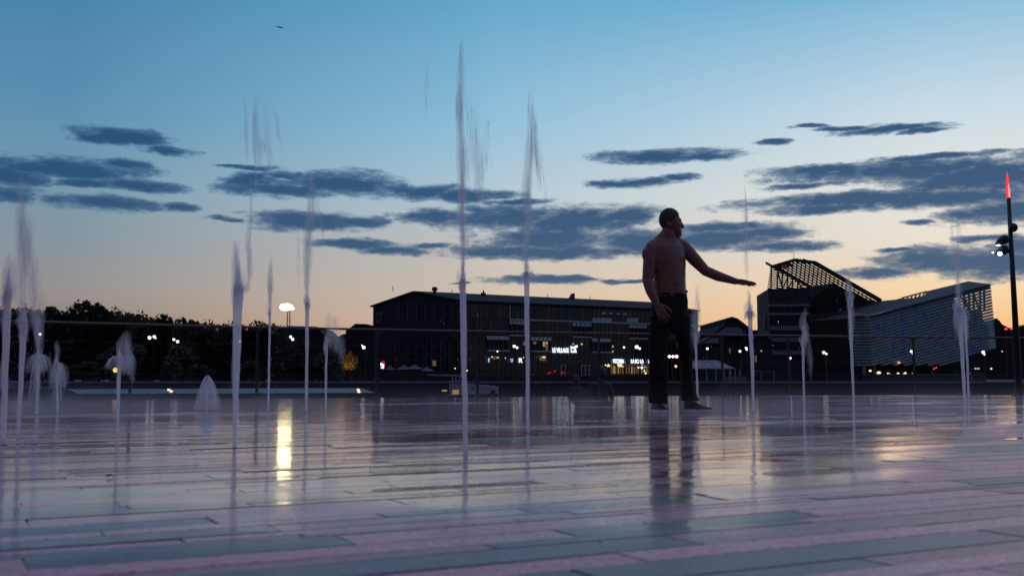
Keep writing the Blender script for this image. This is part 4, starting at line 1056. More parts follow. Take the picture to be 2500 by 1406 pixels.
for py, hx, hy, lens in ((593, 2449, 583, False), (624, 2449, 608, True)):
    jx = Vector((xoff(py), D, P(2470, py, D).z)); c = P(hx + 5, hy, D)
    hd = part('spotlight', head(c + Vector((.05, 0, .02)), P(2421, hy + 17, D) - c, .265, .085), 'black', lp, True)
    g = B(); g.bar(jx, c + Vector((.05, 0, -.04)), .03); part('bracket', g, 'black', hd)
    lc = P(2441, 619.5, D - .075) if lens else P(2437, 599, D - .055)
    g = B(); g.ball(lc, (.046, .02, .036) if lens else (.04, .02, .012), 12, 8); part('lens', g, 'lens', hd, True)
    if lens:
        g = B(); g.ball(P(2424, 617, D - .03), (.02, .015, .012), 8, 6); part('lens', g, 'lens', hd, True)
c = P(2473.5, 556, D - .05); hd = part('spotlight', B().ball(c, (.077, .09, .084), 14, 10), 'black', lp, True)
g = B(); g.bar(c, Vector((xoff(556), D, c.z)), .03); part('bracket', g, 'black', hd)

# bird
c = P(683, 68, 30); bd = thing('bird', 'tiny dark bird with level wings high in the clear sky', 'bird', c)
g = B(); g.tube([c + Vector((-.02, -.09, 0)), c + Vector((0, 0, .01)), c + Vector((.01, .1, 0))], [.008, .022, .004], 6); part('body', g, 'umbrella', bd)
for s_ in (-1, 1):
    g = B(); a = c + Vector((s_ * .01, 0, .005)); m_ = c + Vector((s_ * .08, -.02, -.016 * s_ + .006)); e_ = c + Vector((s_ * .13, .03, -.028 * s_))
    g.prism([a + Vector((0, -.03, 0)), m_ + Vector((0, -.03, 0)), e_, m_ + Vector((0, .03, 0)), a + Vector((0, .03, 0))], [p + Vector((0, 0, -.004)) for p in (a + Vector((0, -.03, 0)), m_ + Vector((0, -.03, 0)), e_, m_ + Vector((0, .03, 0)), a + Vector((0, .03, 0)))]); part('wing', g, 'umbrella', bd)
# ------------------------------------------------------------------ fountain jets
rj = random.Random(3)
def spindle(g, a, c, w, seed, n=10):
    """a soft vertical streak of falling drops: thick in the middle, pointed at both ends"""
    pts = []; rad = []; N = 9
    for i in range(N + 1):
        t = i / N; p = a.lerp(c, t)
        p = p + Vector((noise.noise(Vector((seed, t * 2.2, 0))), noise.noise(Vector((seed, t * 2.2, 9))), 0)) * w * .5
        pts.append(p); rad.append(max(.0008, w / 2 * (sin(pi * min(1, t * .9 + .06)) ** .75) * (1 + .3 * noise.noise(Vector((seed, t * 5, 4))))))
    g.tube(pts, rad, n, wob=.25, seed=seed)
def jet(label, bx, by, cx, cy, w, streaks=(), dome=None, pink=False, wtop=1.25, drops=40, splash=1.0):
    b0 = G(bx, by, .002); D = b0.y; k = D / FPX
    t = thing('water_jet', label, 'water jet', b0, 'fountain jets on the plaza')
    top = P(cx, cy, D)
    N = 22; pts = []; rad = []; sd = rj.random() * 50
    for i in range(N + 1):
        u = i / N; p = b0.lerp(top, u) + Vector((noise.noise(Vector((sd, u * 3, 0))), noise.noise(Vector((sd, u * 3, 7))), 0)) * w * k * .16
        if i == 0: p.z = .002
        pts.append(p); rad.append(w * k / 2 * (.80 + (wtop * .86 - .80) * u ** 1.6) * (1 + .10 * noise.noise(Vector((sd, u * 9, 2)))))
    mt = 'jetpink' if pink else 'jet'
    R = rad[-1]
    # the rising column thins out where falling water meets it
    pts.append(top + Vector((0, 0, R * .6))); rad.append(R * .72)
    g = B(); g.tube(pts, rad, 14, wob=.22, seed=sd); part('column', g, mt, t, True)
    for q_, (hh_, w_) in enumerate(((.10, .9), (.18, .6))):
        g = B(); g.tube([top + Vector((noise.noise(Vector((sd, i, q_))) * R * .5, 0, (top.z - b0.z) * hh_ * u + R * .3)) for i, u in enumerate((0, .25, .5, .75, 1.0))], [R * w_, R * w_ * .95, R * w_ * .7, R * w_ * .4, R * .06], 10, wob=.4, seed=sd + q_); part('tip', g, 'thread_pink' if pink else 'thread', t, True)
    for i in range(5):
        a_ = top + Vector((rj.gauss(0, 1) * R * .7, rj.gauss(0, 1) * R * .7, -R * rj.uniform(2, 5))); c_ = top + Vector((rj.gauss(0, 1) * R * 1.0, rj.gauss(0, 1) * R, R * rj.uniform(1.5, 6)))
        g = B(); spindle(g, a_, c_, R * rj.uniform(1.5, 2.6), sd + i * 3.1); part('crown', g, spray(.42 / (2.0 * R), pink), t, True)
    th = B()
    for i, (x0, y0, x1, y1, ww, op) in enumerate(streaks):
        W_ = ww * k; g = B(); dy_ = rj.uniform(-.4, .4) * W_
        spindle(g, P(x0, y0, D + dy_), P(x1, y1, D - dy_), W_ * 1.55, sd + i)
        part('spray', g, spray(op * .62 / W_, pink), t, True)
        g = B(); spindle(g, P(x0, y0 + 4, D + dy_ * .5), P(x0 + (x1 - x0) * .86, y0 + (y1 - y0) * .86, D - dy_ * .5), W_ * .62, sd + i + .4)
        part('spray', g, spray(op * 1.15 / W_, pink), t, True)
        for j in range(int(2 + ww * op * 1.5)):       # fine threads inside the spray
            u0 = rj.random() * .8; u1 = min(1.04, u0 + rj.uniform(.08, .34)); q = rj.gauss(0, .3)
            pa = P(x0 + (x1 - x0) * u0 + q * ww, y0 + (y1 - y0) * u0, D + rj.gauss(0, .25) * W_); pc = P(x0 + (x1 - x0) * u1 + q * ww * .9, y0 + (y1 - y0) * u1, D + rj.gauss(0, .25) * W_)
            r_ = k * rj.uniform(.35, .95); th.tube([pa, pa.lerp(pc, .4), pc], [r_ * .2, r_, r_ * .15], 5)
    if th.v:
        o = part('threads', th, 'thread_pink' if pink else 'thread', t, True); o['kind'] = 'stuff'
    if dome:
        for (sx_, drop, wd, op) in dome:      # soft caps of falling water
            g = B(); W_ = abs(sx_) * k; c0 = P(cx + sx_ * .30, cy - 3, D); h = drop * k
            prof = ((.02, .05), (.45, 0), (.78, -.16), (.96, -.42), (1.0, -.72), (.86, -1.0), (.55, -.92), (.30, -.6), (.04, -.35))
            g.tube([c0 + Vector((noise.noise(Vector((sd, z, sx_))) * W_ * .12, 0, z * h)) for _, z in prof], [W_ * r for r, _ in prof], 14, wob=.35, seed=sd + sx_)
            part('cap', g, spray(op * .30 / W_, pink), t, True)
            arcs = B()
            for j in range(20):
                a_ = rj.uniform(0, 2 * pi); R_ = W_ * rj.uniform(.5, 1.15); h_ = h * rj.uniform(.7, 1.3); r_ = k * rj.uniform(.5, 1.3)
                q_ = [c0 + Vector((cos(a_) * R_ * u, sin(a_) * R_ * u, -h_ * (u ** 2.4) * 1.0)) for u in (0, .3, .55, .75, .9, 1.0)]
                arcs.tube(q_, [r_ * .4, r_, r_, r_ * .9, r_ * .6, r_ * .2], 5)
            o = part('threads', arcs, 'thread', t, True); o['kind'] = 'stuff'
    # loose drops
    g = B(); ys = min([cy] + [s[3] for s in streaks])
    for i in range(int(drops * .45)):
        yy = rj.uniform(ys if pink else (cy + ys) / 2, by - 4); sp = (3 + 9 * rj.random()) * w * .45
        p = P(cx + (bx - cx) * max(0, (yy - cy) / (by - cy)) + rj.gauss(0, 1) * sp * .6, yy, D + rj.gauss(0, 1) * sp * k * .6); r = k * rj.uniform(.22, .55); L = r * rj.uniform(2, 9)
        g.tube([p - Vector((0, 0, L)), p - Vector((0, 0, L * .3)), p + Vector((0, 0, L))], [r * .2, r, r * .15], 5)
    o = part('droplets', g, 'drops', t, True); o['kind'] = 'stuff'
    # nozzle and splash
    g = B(); g.tube([b0 + Vector((0, 0, -.012)), b0 + Vector((0, 0, .0005))], .016, 12); part('nozzle', g, 'steel', t)
    g = B()
    for i in range(int(26 * splash)):
        a_ = rj.uniform(0, 2 * pi); q = abs(rj.gauss(0, .16)) * splash; z = rj.uniform(0, .055) * math.exp(-q * 4); r_ = rj.uniform(.0012, .003)
        g.ball(b0 + Vector((cos(a_) * q, sin(a_) * q, z + .003)), (r_, r_, r_ * rj.uniform(.8, 2)), 6, 4)
    o = part('splash', g, 'drops', t, True); o['kind'] = 'stuff'
    return t, D
jet('thick leftmost jet rising at the very frame edge', 8, 1086, 19, 722, 17, [(20, 735, 24, 620, 24, .5), (30, 740, 16, 650, 14, .4), (14, 900, 4, 700, 10, .25), (2, 960, -4, 880, 26, .3)], pink=True, drops=60)
jet('second jet from the frame edge with a very tall pale plume', 44, 1069, 58, 792, 11, [(58, 810, 52, 425, 26, .42), (66, 760, 60, 500, 16, .35), (82, 800, 74, 520, 22, .3), (92, 900, 84, 640, 18, .25), (50, 640, 50, 430, 14, .25)], pink=True, wtop=1.8, drops=70)
jet('thin jet with a broad umbrella dome behind the second jet', 89, 1013, 93, 868, 7, [(93, 875, 95, 700, 16, .35)], dome=[(-24, 45, 16, .4), (26, 40, 18, .45), (-14, 110, 8, .25)])
jet('thin domed jet just right of the broad umbrella dome', 140, 1010, 139, 888, 6.5, [(139, 892, 139, 830, 9, .3)], dome=[(-14, 40, 12, .4), (24, 60, 16, .5), (14, 90, 9, .3)])
jet('short jet with a ghostly split plume leaning beside it', 287, 1061, 291, 872, 9, [(312, 915, 309, 806, 26, .4), (324, 935, 318, 840, 16, .28), (302, 915, 298, 862, 22, .3)], dome=[(-26, 34, 14, .3)])
jet('thick double jet with a heavy knotted crown and tall spray', 573, 1091, 582, 704, 13, [(577, 720, 574, 585, 16, .55), (583, 720, 578, 600, 10, .5), (604, 712, 614, 520, 12, .5), (614, 560, 612, 440, 7, .3), (624, 480, 622, 240, 9, .3), (632, 420, 628, 230, 14, .32), (602, 400, 600, 245, 8, .28), (690, 360, 664, 255, 9, .28), (660, 420, 640, 235, 18, .2), (590, 712, 606, 690, 22, .5), (570, 1000, 571, 760, 8, .5)], wtop=2.2, drops=110, splash=1.3)
jet('slim dark edged jet past the thick double jet', 655, 1004, 659, 765, 6, [(660, 775, 662, 618, 10, .6), (656, 770, 657, 640, 6, .35)], wtop=1.1)
jet('slim jet with a tall reddish plume beside the floodlight', 748, 1006, 750, 742, 8, [(751, 750, 757, 420, 16, .5), (744, 745, 752, 560, 8, .3), (770, 560, 760, 430, 14, .22), (790, 600, 778, 470, 9, .16), (730, 700, 728, 560, 10, .12)], wtop=1.5, drops=60)
jet('short thin jet with drifting mist before the dark houses', 795, 1000, 797, 832, 6, [(806, 850, 802, 755, 16, .3), (822, 860, 816, 770, 18, .25), (836, 880, 826, 800, 16, .18)], dome=[(-6, 30, 7, .3)])
jet('tallest jet with rosy sparkling plume in the middle', 1137, 1116, 1130, 688, 14.5, [(1131, 700, 1128, 420, 15, .55), (1131, 600, 1127, 200, 19, .6), (1126, 330, 1124, 95, 16, .45), (1172, 520, 1164, 300, 20, .25), (1180, 480, 1176, 330, 14, .16), (1040, 300, 1042, 130, 7, .12), (1150, 420, 1148, 240, 24, .12), (1190, 420, 1188, 260, 14, .1)], pink=True, wtop=1.35, drops=190, splash=1.6)
jet('tall slender jet with a split dark plume beside the tallest jet', 1290, 1056, 1285, 668, 10.5, [(1285, 675, 1291, 420, 13, .5), (1290, 560, 1299, 225, 16, .5), (1312, 440, 1302, 250, 10, .45), (1322, 470, 1310, 330, 12, .22), (1334, 560, 1330, 420, 8, .12)], dome=[(22, 22, 14, .5), (-14, 14, 12, .4)], wtop=1.5, drops=110, splash=1.2)
jet('thin jet half hidden behind the trousers of the man', 1704, 984, 1698, 828, 6, [(1704, 840, 1704, 690, 11, .4), (1696, 860, 1694, 740, 12, .3)], wtop=1.2)
jet('jet touched by the outstretched hand of the man', 1841, 1006, 1831, 762, 8, [(1826, 690, 1818, 455, 8, .4), (1829, 765, 1826, 700, 7, .55), (1822, 560, 1819, 480, 11, .25)], dome=[(-14, 20, 8, .4), (13, 18, 8, .4)], wtop=1.7, drops=50)
jet('faint jet before the solid dark office block', 1963, 978, 1960, 832, 6, [(1964, 845, 1966, 750, 14, .35), (1982, 930, 1972, 800, 12, .15), (1966, 860, 1962, 790, 12, .3)])
jet('tall slim jet before the meeting of the two slatted wings', 2084, 976, 2074, 740, 7, [(2076, 760, 2072, 660, 14, .4), (2080, 850, 2076, 700, 12, .3)], wtop=1.6)
jet('tall jet with a double plume before the pale slatted wing', 2356, 981, 2342, 752, 9, [(2342, 760, 2334, 600, 11, .4), (2328, 680, 2324, 520, 8, .25), (2338, 700, 2337, 510, 9, .3), (2350, 850, 2346, 700, 12, .2)], dome=[(-14, 50, 10, .3), (16, 70, 12, .35)], wtop=1.5, drops=60)
jet('second thinner jet close behind the double plumed jet', 2365, 971, 2357, 790, 6, [(2360, 830, 2352, 740, 13, .3)], wtop=1.2)
# bell shaped fountain
b0 = G(505, 1002, .002); D = b0.y; k = D / FPX
bt = thing('bell_fountain', 'low bell shaped fountain of fine falling threads', 'water jet', b0)
g = B(); g.tube([b0, P(505, 925, D)], [3.0 * k, 3.6 * k], 10); part('column', g, 'jet', bt, True)
for i in range(90):
    a = 2 * pi * i / 90 + rj.random() * .2; R = k * rj.uniform(16, 36); ph = rj.uniform(74, 84) * k; g = B() if i == 0 else g
    pts = [];
    for j in range(8):
        u = j / 7; pts.append(Vector((b0.x + cos(a) * R * u, b0.y + sin(a) * R * u, .01 + ph * (1 - u * u) )))
    if i == 0: thr = B()
    thr.tube(pts, [.5 * k, .8 * k, .9 * k, .9 * k, .8 * k, .7 * k, .6 * k, .4 * k], 5)
o = part('threads', thr, 'thread', bt, True); o['kind'] = 'stuff'
g = B(); g.tube([b0 + Vector((0, 0, .01)), P(505, 965, D), P(505, 935, D), P(505, 918, D)], [34 * k, 26 * k, 15 * k, 3 * k], 14, wob=.2); part('veil', g, spray(.22 / (60 * k)), bt, True)
g = B(); g.tube([b0 + Vector((0, 0, -.012)), b0 + Vector((0, 0, .0005))], .016, 12); part('nozzle', g, 'steel', bt)

# drifting spray low over the paving
def mist_material():
    m, q = mat('ground_mist')
    co = q.n('ShaderNodeNewGeometry').outputs['Position']
    sp = q.n('ShaderNodeSeparateXYZ', {0: co}); x, y, z = sp.outputs
    n = q.mr(q.noise(q.vm('MULTIPLY', co, (1.1, .55, 2.4)), 1.0, 3, .6), .34, .70)
    fall = q.m('POWER', 2.718, q.m('MULTIPLY', z, -15.0))
    side = q.m('ADD', q.mr(q.m('DIVIDE', x, q.m('MAXIMUM', y, 1.0)), -.10, -.34, .45, 1.0), q.mr(q.m('DIVIDE', x, q.m('MAXIMUM', y, 1.0)), .14, .3, 0, .45))
    ends = q.m('MULTIPLY', q.mr(y, 3.6, 6.5), q.mr(y, 15.5, 13.0))
    top = q.mr(z, .46, .25)
    d = q.m('MULTIPLY', q.m('MULTIPLY', q.m('MULTIPLY', n, fall), q.m('MULTIPLY', side, ends)), q.m('MULTIPLY', top, .28))
    v = q.n('ShaderNodeVolumePrincipled', {'Color': (.95, .90, .98, 1), 'Density': d, 'Anisotropy': .45})
    finish(q, None, v.outputs[0]); m.cycles.volume_step_rate = 2.5; return m
g = B(); g.hexa([Vector(p) for p in ((-3.2, 3.5, .004), (3.2, 3.5, .004), (9.5, 16, .004), (-9.5, 16, .004), (-3.2, 3.5, .47), (3.2, 3.5, .47), (9.5, 16, .47), (-9.5, 16, .47))])
o = part('mist', g, mist_material(), None); o['kind'] = 'stuff'
# bits of leaf and grit lying on the wet stone
g = B()
for i in range(46):
    px, py = rj.uniform(0, 2500), 1110 + 260 * rj.random() ** 1.3; p = G(px, py, .006); r_ = rj.uniform(.0012, .0034)
    if i == 0: p = G(268, 1163, .007); r_ = .011
    a_ = rj.uniform(0, 3); g.add([p + Vector((cos(a_) * r_ * 1.8, sin(a_) * r_ * 1.8, 0)), p + Vector((-sin(a_) * r_, cos(a_) * r_, r_ * .5)), p - Vector((cos(a_) * r_ * 1.6, sin(a_) * r_ * 1.6, -.001)), p + Vector((sin(a_) * r_, -cos(a_) * r_, r_ * .3)), p + Vector((0, 0, r_ * .8))], [(0, 1, 4), (1, 2, 4), (2, 3, 4), (3, 0, 4)])
o = part('leaf_litter', g, 'bark', None); o['kind'] = 'stuff'

# narrow drain slots let into the paving along the rows of jets
for (px, py, L0, L1) in ((573, 1094, -.20, .42), (90, 1084, -.5, .3)):
    c = G(px, py, .0); g = B(); a_ = c + E1 * L0 - E2 * .05; e_ = c + E1 * L1 - E2 * .05
    g.bar(a_ + Vector((0, 0, .0035)), e_ + Vector((0, 0, .0035)), .006, .004); part('drain_slot', g, 'steel', plaza)
# ------------------------------------------------------------------ people
def loft(g, rings, n=18):
    """rings: (centre, half width along the axis, half depth, axis angle[, power])"""
    k = len(g.v)
    for r in rings:
        c, a, d, ph = r[:4]; pw = r[4] if len(r) > 4 else 1.0
        ux, uy = Vector((cos(ph), sin(ph), 0)), Vector((-sin(ph), cos(ph), 0))
        for j in range(n):
            t = 2 * pi * j / n; ct, st = cos(t), sin(t)
            ct = math.copysign(abs(ct) ** pw, ct); st = math.copysign(abs(st) ** pw, st)
            g.v.append(Vector(c) + ux * a * ct + uy * d * st)
    for i in range(len(rings) - 1):
        for j in range(n): g.f.append((k + i * n + j, k + i * n + (j + 1) % n, k + (i + 1) * n + (j + 1) % n, k + (i + 1) * n + j))
    g.f.append(tuple(k + j for j in reversed(range(n)))); g.f.append(tuple(k + (len(rings) - 1) * n + j for j in range(n)))
def limb(g, pts, rad, n=14):
    """capsule chain with rounded ends"""
    pts = [Vector(p) for p in pts]
    for a, c, ra, rc in zip(pts, pts[1:], rad, rad[1:]):
        g.tube([a, a.lerp(c, .5), c], [ra, (ra + rc) / 2, rc], n)
    for p, r in zip(pts, rad): g.ball(p, r, n, 8)
def remeshed(name, g, voxel, m, parent, it=6, fac=.5, crease=None):
    base = ORG[parent]; me = bpy.data.meshes.new(name); me.from_pydata([tuple(p - base) for p in g.v], [], g.f)
    o = bpy.data.objects.new(name, me); COL.objects.link(o)
    md = o.modifiers.new('r', 'REMESH'); md.mode = 'VOXEL'; md.voxel_size = voxel; md.use_smooth_shade = True
    sm = o.modifiers.new('s', 'SMOOTH'); sm.factor = fac; sm.iterations = it
    dg = bpy.context.evaluated_depsgraph_get(); new = bpy.data.meshes.new_from_object(o.evaluated_get(dg))
    bpy.data.objects.remove(o); bpy.data.meshes.remove(me)
    new.materials.clear(); new.materials.append(MT[m]); new.name = name
    if crease:
        new.update()
        nn = [v.normal.copy() for v in new.vertices]
        for v, nv in zip(new.vertices, nn): v.co += nv * crease(v.co + base)
    for p in new.polygons: p.use_smooth = True
    o = bpy.data.objects.new(name, new); COL.objects.link(o); o.parent = parent; ORG[o] = base
    return o

FOOT = G(1650, 1008); MK = FOOT.y / FPX
man = thing('person', 'shirtless man in black jeans and dark shoes reaching a hand into a jet', 'person', (FOOT.x, FOOT.y, 0))
def M(px, py, dy=0.0):
    """point of the figure: photograph position and offset in depth"""
    p = P(px, py, FOOT.y + dy); 
    return p
PH = radians(24)
g = B()
# torso, neck and head
loft(g, [(M(1636, 770), .165, .120, PH), (M(1636, 740), .160, .120, PH), (M(1636, 715), .152, .122, PH), (M(1635, 690), .150, .124, PH), (M(1634, 665), .155, .122, PH), (M(1632, 640), .168, .120, PH), (M(1630, 620), .176, .112, PH), (M(1629, 604), .172, .096, PH), (M(1629, 594), .140, .078, PH), (M(1630, 584), .090, .066, PH)], 24)
g.ball(M(1615, 633, -.085), (.072, .045, .058), 12, 8); g.ball(M(1652, 632, -.045), (.066, .045, .058), 12, 8)     # chest
g.ball(M(1640, 690, -.075), (.085, .05, .10), 12, 8)                                                                   # belly
limb(g, [M(1629, 598, .01), M(1632, 568, .0)], [.072, .066])
limb(g, [M(1598, 594, -.04), M(1622, 576, .0)], [.040, .050]); limb(g, [M(1662, 593, .08), M(1640, 580, .02)], [.040, .046])
limb(g, [M(1594, 600, -.05), M(1630, 590, .01), M(1667, 599, .09)], [.056, .062, .054])                              # shoulders
HD = radians(-4)
g.ball(M(1635, 537), (.093, .078, .104), 20, 14)                     # cranium
g.ball(M(1642, 548), (.078, .066, .090), 18, 12)
g.ball(M(1650, 561), (.052, .050, .062), 16, 10)                     # jaw
g.ball(M(1658, 572.5), (.026, .028, .022), 12, 8)                    # chin
g.ball(M(1661, 565), (.016, .024, .012), 10, 6); g.ball(M(1661, 568.5), (.014, .020, .009), 10, 6)     # lips
g.ball(M(1659, 538), (.018, .045, .016), 12, 8)                      # brow
limb(g, [M(1661, 541), M(1665.5, 549), M(1668.3, 554)], [.011, .012, .012], 10)                      # nose
g.ball(M(1663, 556, .0), (.016, .018, .008), 10, 6)
g.ball(M(1656, 552, -.03), (.022, .020, .022), 10, 6); g.ball(M(1656, 552, .03), (.022, .020, .022), 10, 6)      # cheeks
for s_ in (-1, 1):
    g.ball(M(1634, 549, s_ * .074), (.018, .012, .030), 12, 8); g.ball(M(1632, 546, s_ * .080), (.016, .008, .020), 10, 6)   # ears
# arm held down with the hand before the hip
limb(g, [M(1591, 607, -.06), M(1586, 640, -.09), M(1581, 684, -.11)], [.064, .060, .049])
limb(g, [M(1581, 684, -.11), M(1589, 710, -.15), M(1604, 744, -.19)], [.049, .048, .032])
g.ball(M(1581, 622, -.08), (.052, .050, .075), 14, 10)
def hand(g, w, d, up, side, spread=1.0, curl=.4, L=.185, rr=1.0):
    """palm and five fingers: w wrist, d direction, up back of the hand, side towards the thumb"""
    d = d.normalized(); side = side.normalized(); up = d.cross(side).normalized() * (1 if d.cross(side).dot(up) > 0 else -1)
    c = w + d * L * .28
    for q, r in ((-.55, .0155), (-.18, .0165), (.18, .0165), (.52, .0155)):
        limb(g, [w + d * .01 + side * .024 * q, w + d * L * .46 + side * .062 * q * .9], [r * rr * 1.05, r * rr], 10)
    for q, ln, r in ((-.62, .30, .0078), (-.22, .38, .0086), (.18, .41, .0088), (.58, .37, .0086)):
        b0 = w + d * L * .46 + side * .060 * q
        d1 = (d + side * q * .16 * spread - up * curl * .35).normalized(); d2 = (d1 - up * curl * .9).normalized(); d3 = (d2 - up * curl * .9).normalized()
        p1 = b0 + d1 * L * ln * .5; p2 = p1 + d2 * L * ln * .45; p3 = p2 + d3 * L * ln * .3
        limb(g, [b0, p1, p2, p3], [r * rr * 1.1, r * rr, r * rr * .92, r * rr * .78], 8)
    t0 = w + d * L * .12 + side * .026; t1 = t0 + (d * .75 + side * .85 - up * .2).normalized() * L * .26; t2 = t1 + (d * .95 + side * .35 - up * .35).normalized() * L * .2; t3 = t2 + (d - up * .35).normalized() * L * .12
    limb(g, [t0, t1, t2, t3], [.017 * rr, .0125 * rr, .0105 * rr, .0085 * rr], 8)
hand(g, M(1604, 744, -.19), M(1622, 776, -.215) - M(1604, 744, -.19), Vector((-.5, -.8, .2)), Vector((.85, -.25, .45)), .8, .55, .19, 1.1)
# outstretched arm
limb(g, [M(1671, 606, .09), M(1696, 634, .07), M(1722, 661, .04)], [.063, .059, .047])
limb(g, [M(1722, 661, .04), M(1752, 674, .03), M(1796, 687, .02)], [.047, .046, .030])
g.ball(M(1680, 613, .085), (.052, .05, .055), 14, 10)
hand(g, M(1795, 687, .02), M(1843, 693, .02) - M(1795, 687, .02), Vector((0, -.35, .95)), Vector((.1, -.95, .25)), 1.2, .14, .19, 1.1)
# legs under the jeans
limb(g, [M(1613, 775, -.04), M(1608, 880, -.06), M(1607.5, 985, -.03)], [.070, .050, .038])
limb(g, [M(1659, 775, .05), M(1673, 880, .065), M(1684, 985, .06)], [.070, .048, .038])
body = remeshed('body', g, .0055, 'skin', man, 5, .5)
# hair: close cropped cap following the skull
g = B(); g.ball(M(1634.6, 536.4, 0), (.0965, .0815, .1075), 28, 20)
hair = part('hair', g, 'hair', man, True)
bm = bmesh.new(); bm.from_mesh(hair.data); base = ORG[man]
kill = []
for f_ in bm.faces:
    c = f_.calc_center_median() + base; q = (c - M(1635, 537)); ln = .05 + (q.x - .075) * .9 if q.x > .0 else -.017 + q.x * .9
    if q.z < ln: kill.append(f_)
bmesh.ops.delete(bm, geom=kill, context='FACES'); bm.to_mesh(hair.data); bm.free()
for s_ in (-1, 1):
    g = B(); g.ball(M(1658.5, 543.5, s_ * .030), (.0085, .012, .0075), 10, 8); part('eye', g, 'hair', man, True)
# jeans
g = B()
loft(g, [(M(1637, 719), .152, .120, PH), (M(1636, 732), .166, .128, PH), (M(1635, 755), .178, .134, PH), (M(1635, 785), .178, .132, PH), (M(1637, 804), .165, .118, PH), (M(1639, 814), .11, .09, PH)], 26)
loft(g, [(M(1612, 770, -.05), .096, .105, 0), (M(1611, 800, -.05), .094, .108, 0), (M(1608, 840, -.055), .088, .100, 0), (M(1607, 880, -.06), .086, .092, 0), (M(1606.5, 920, -.05), .086, .092, 0), (M(1606.5, 960, -.035), .087, .096, 0), (M(1607, 985, -.03), .087, .100, 0)], 22)
loft(g, [(M(1660, 770, .05), .088, .105, 0), (M(1664, 800, .05), .082, .105, 0), (M(1669.5, 840, .06), .066, .098, 0), (M(1674.5, 880, .065), .056, .088, 0), (M(1677, 920, .065), .059, .086, 0), (M(1680, 955, .06), .068, .092, 0), (M(1684, 979, .06), .080, .098, 0)], 22)
def folds(p):
    z = p.z
    k = .35 + .65 * max(0, 1 - abs(z - .52) / .22) + .8 * max(0, 1 - z / .25) + .5 * max(0, 1 - abs(z - .85) / .12)
    return k * (.010 * noise.noise(Vector((p.x * 7, p.y * 7, z * 17))) + .005 * noise.noise(Vector((p.x * 16, p.y * 16, z * 40 + 3))))
jeans = remeshed('jeans', g, .009, 'jeans', man, 8, .5, folds)
g = B(); loft(g, [(M(1637, 722), .157, .125, PH), (M(1637, 713), .153, .121, PH)], 28); part('belt', g, 'belt', jeans, True)
bk = M(1642, 717.5, -.125); g = B(); g.box(bk, (.026, .006, .017), PH); part('buckle', g, 'buckle', jeans)
g = B(); a = M(1668, 716, .02); g.prism([a, M(1672, 705, .0), M(1680, 710, -.01), M(1675, 722, .0)], [p + Vector((.0, .035, 0)) for p in (a, M(1672, 705, .0), M(1680, 710, -.01), M(1675, 722, .0))]); o = part('tucked_cloth', g, 'shirt', jeans); recalc(o)
# shoes
def shoe(heel, toe, lab):
    heel = Vector(heel); toe = Vector(toe); d = (toe - heel); L = d.length; d.normalize(); ph = atan2(d.y, d.x); s_ = Vector((-d.y, d.x, 0))
    g = B(); rows = ((.0, .030, .085), (.08, .040, .095), (.25, .043, .095), (.42, .042, .080), (.60, .046, .058), (.80, .048, .044), (.93, .038, .036), (1.0, .018, .028))
    k = len(g.v); n = 12
    for t, w, h in rows:
        c = heel + d * L * t
        for j in range(n):
            a = 2 * pi * j / n; z = .026 + max(0, sin(a)) ** .8 * (h - .012) if sin(a) > 0 else .026 - .004 * abs(sin(a))
            g.v.append(c + s_ * w * cos(a) + Vector((0, 0, z)))
    for i in range(len(rows) - 1):
        for j in range(n): g.f.append((k + i * n + j, k + i * n + (j + 1) % n, k + (i + 1) * n + (j + 1) % n, k + (i + 1) * n + j))
    g.f.append(tuple(k + j for j in range(n))); g.f.append(tuple(k + (len(rows) - 1) * n + j for j in range(n)))
    u = part('shoe', g, 'shoe', man, True); recalc(u)
    g = B(); out = []
    for t, w in ((-.01, .026), (.03, .038), (.25, .045), (.45, .042), (.65, .049), (.82, .050), (.94, .040), (1.01, .022)): out.append((t, w))
    ring = [heel + d * L * t + s_ * w for t, w in out] + [heel + d * L * t - s_ * w for t, w in reversed(out)]
    g.prism([p + Vector((0, 0, .003)) for p in ring], [p + Vector((0, 0, .033)) for p in ring]); so = part('sole', g, 'sole', u); recalc(so)
    return u
z0 = Vector((0, 0, 0))
def GP(px, dy): p = P(px, 1008, FOOT.y + dy); return Vector((p.x, p.y, 0))
shoe(GP(1599, .10), GP(1627, -.13), '')
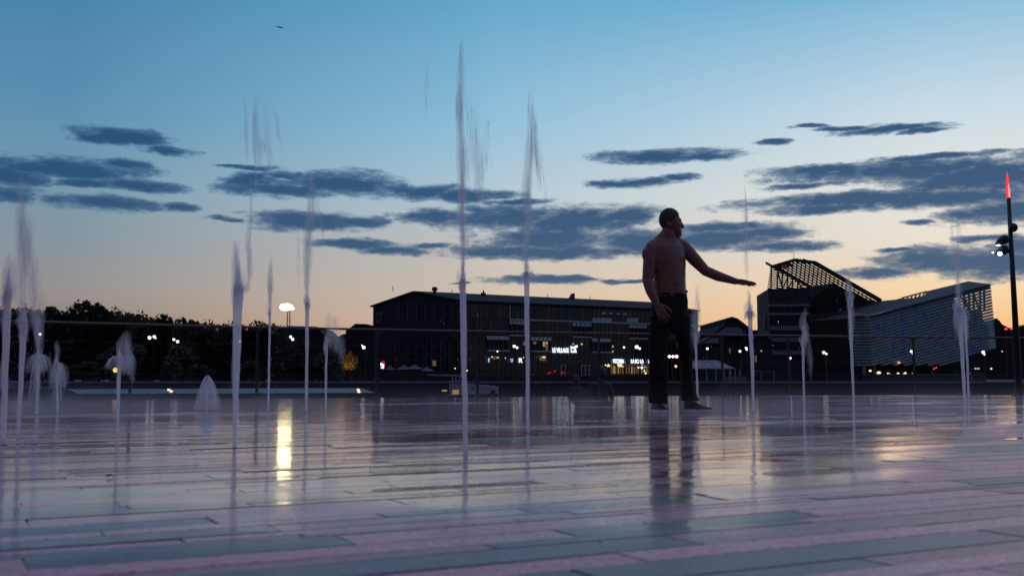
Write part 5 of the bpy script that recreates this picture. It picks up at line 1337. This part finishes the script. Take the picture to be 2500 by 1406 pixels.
shoe(GP(1671, .07), GP(1741, .02), '')

# two people sitting on the steps beyond the plaza edge
def sitter(label, px, top, D, s, shirt, lean=0.0):
    h = P(px, top, D); base = Vector((h.x, h.y, h.z - .86 * s))
    t = thing('person', label, 'person', base); q = lambda x, y, z: base + Vector((x * s, y * s, z * s))
    g = B(); g.ball(q(lean, 0, .75), (.078 * s, .09 * s, .11 * s), 14, 10); g.ball(q(lean + .03, -.06, .71), (.045 * s, .04 * s, .05 * s), 10, 8); g.ball(q(lean + .02, -.10, .74), (.014 * s, .016 * s, .016 * s), 8, 6)
    limb(g, [q(lean, 0, .66), q(0, 0, .5)], [.05 * s, .06 * s])
    loft(g, [(q(0, 0, 0), .17 * s, .13 * s, 0), (q(0, 0, .2), .15 * s, .11 * s, 0), (q(0, 0, .42), .18 * s, .11 * s, 0), (q(lean * .5, 0, .52), .16 * s, .09 * s, 0), (q(lean, 0, .57), .06 * s, .05 * s, 0)])
    for e_ in (-1, 1):
        limb(g, [q(e_ * .19, 0, .48), q(e_ * .25, -.05, .26), q(e_ * .12, -.22, .14)], [.05 * s, .042 * s, .03 * s])
        hand(g, q(e_ * .12, -.22, .14), Vector((-e_ * .8, -.4, -.1)), Vector((0, 0, 1)), Vector((0, -.9, .3)), 1, .4, .17 * s, s)
        limb(g, [q(e_ * .10, 0, .08), q(e_ * .26, -.30, .10), q(-e_ * .05, -.42, .04)], [.085 * s, .065 * s, .045 * s])
    o = remeshed('body', g, .012, shirt, t, 4)
    g = B(); g.ball(q(lean, .015, .79), (.085 * s, .095 * s, .09 * s), 14, 10); part('hair', g, 'hair', t, True)
    return t
st = G(1440, 966)
sitter('dark clothed person sitting at the plaza edge with knees apart', 1467, 898, 18.4, .78, 'shirt', .02)
sitter('second seated person in brown close beside the dark clothed one', 1410, 916, 18.4, .66, 'shirt2', -.03)
g = B(); a = rail_at(1330) + Vector((.1, .75, -.62)); c = rail_at(1560) + Vector((.1, .75, -.62)); g.bar(a, c, .8, .5); o = struct('steps', g, 'darkconc')
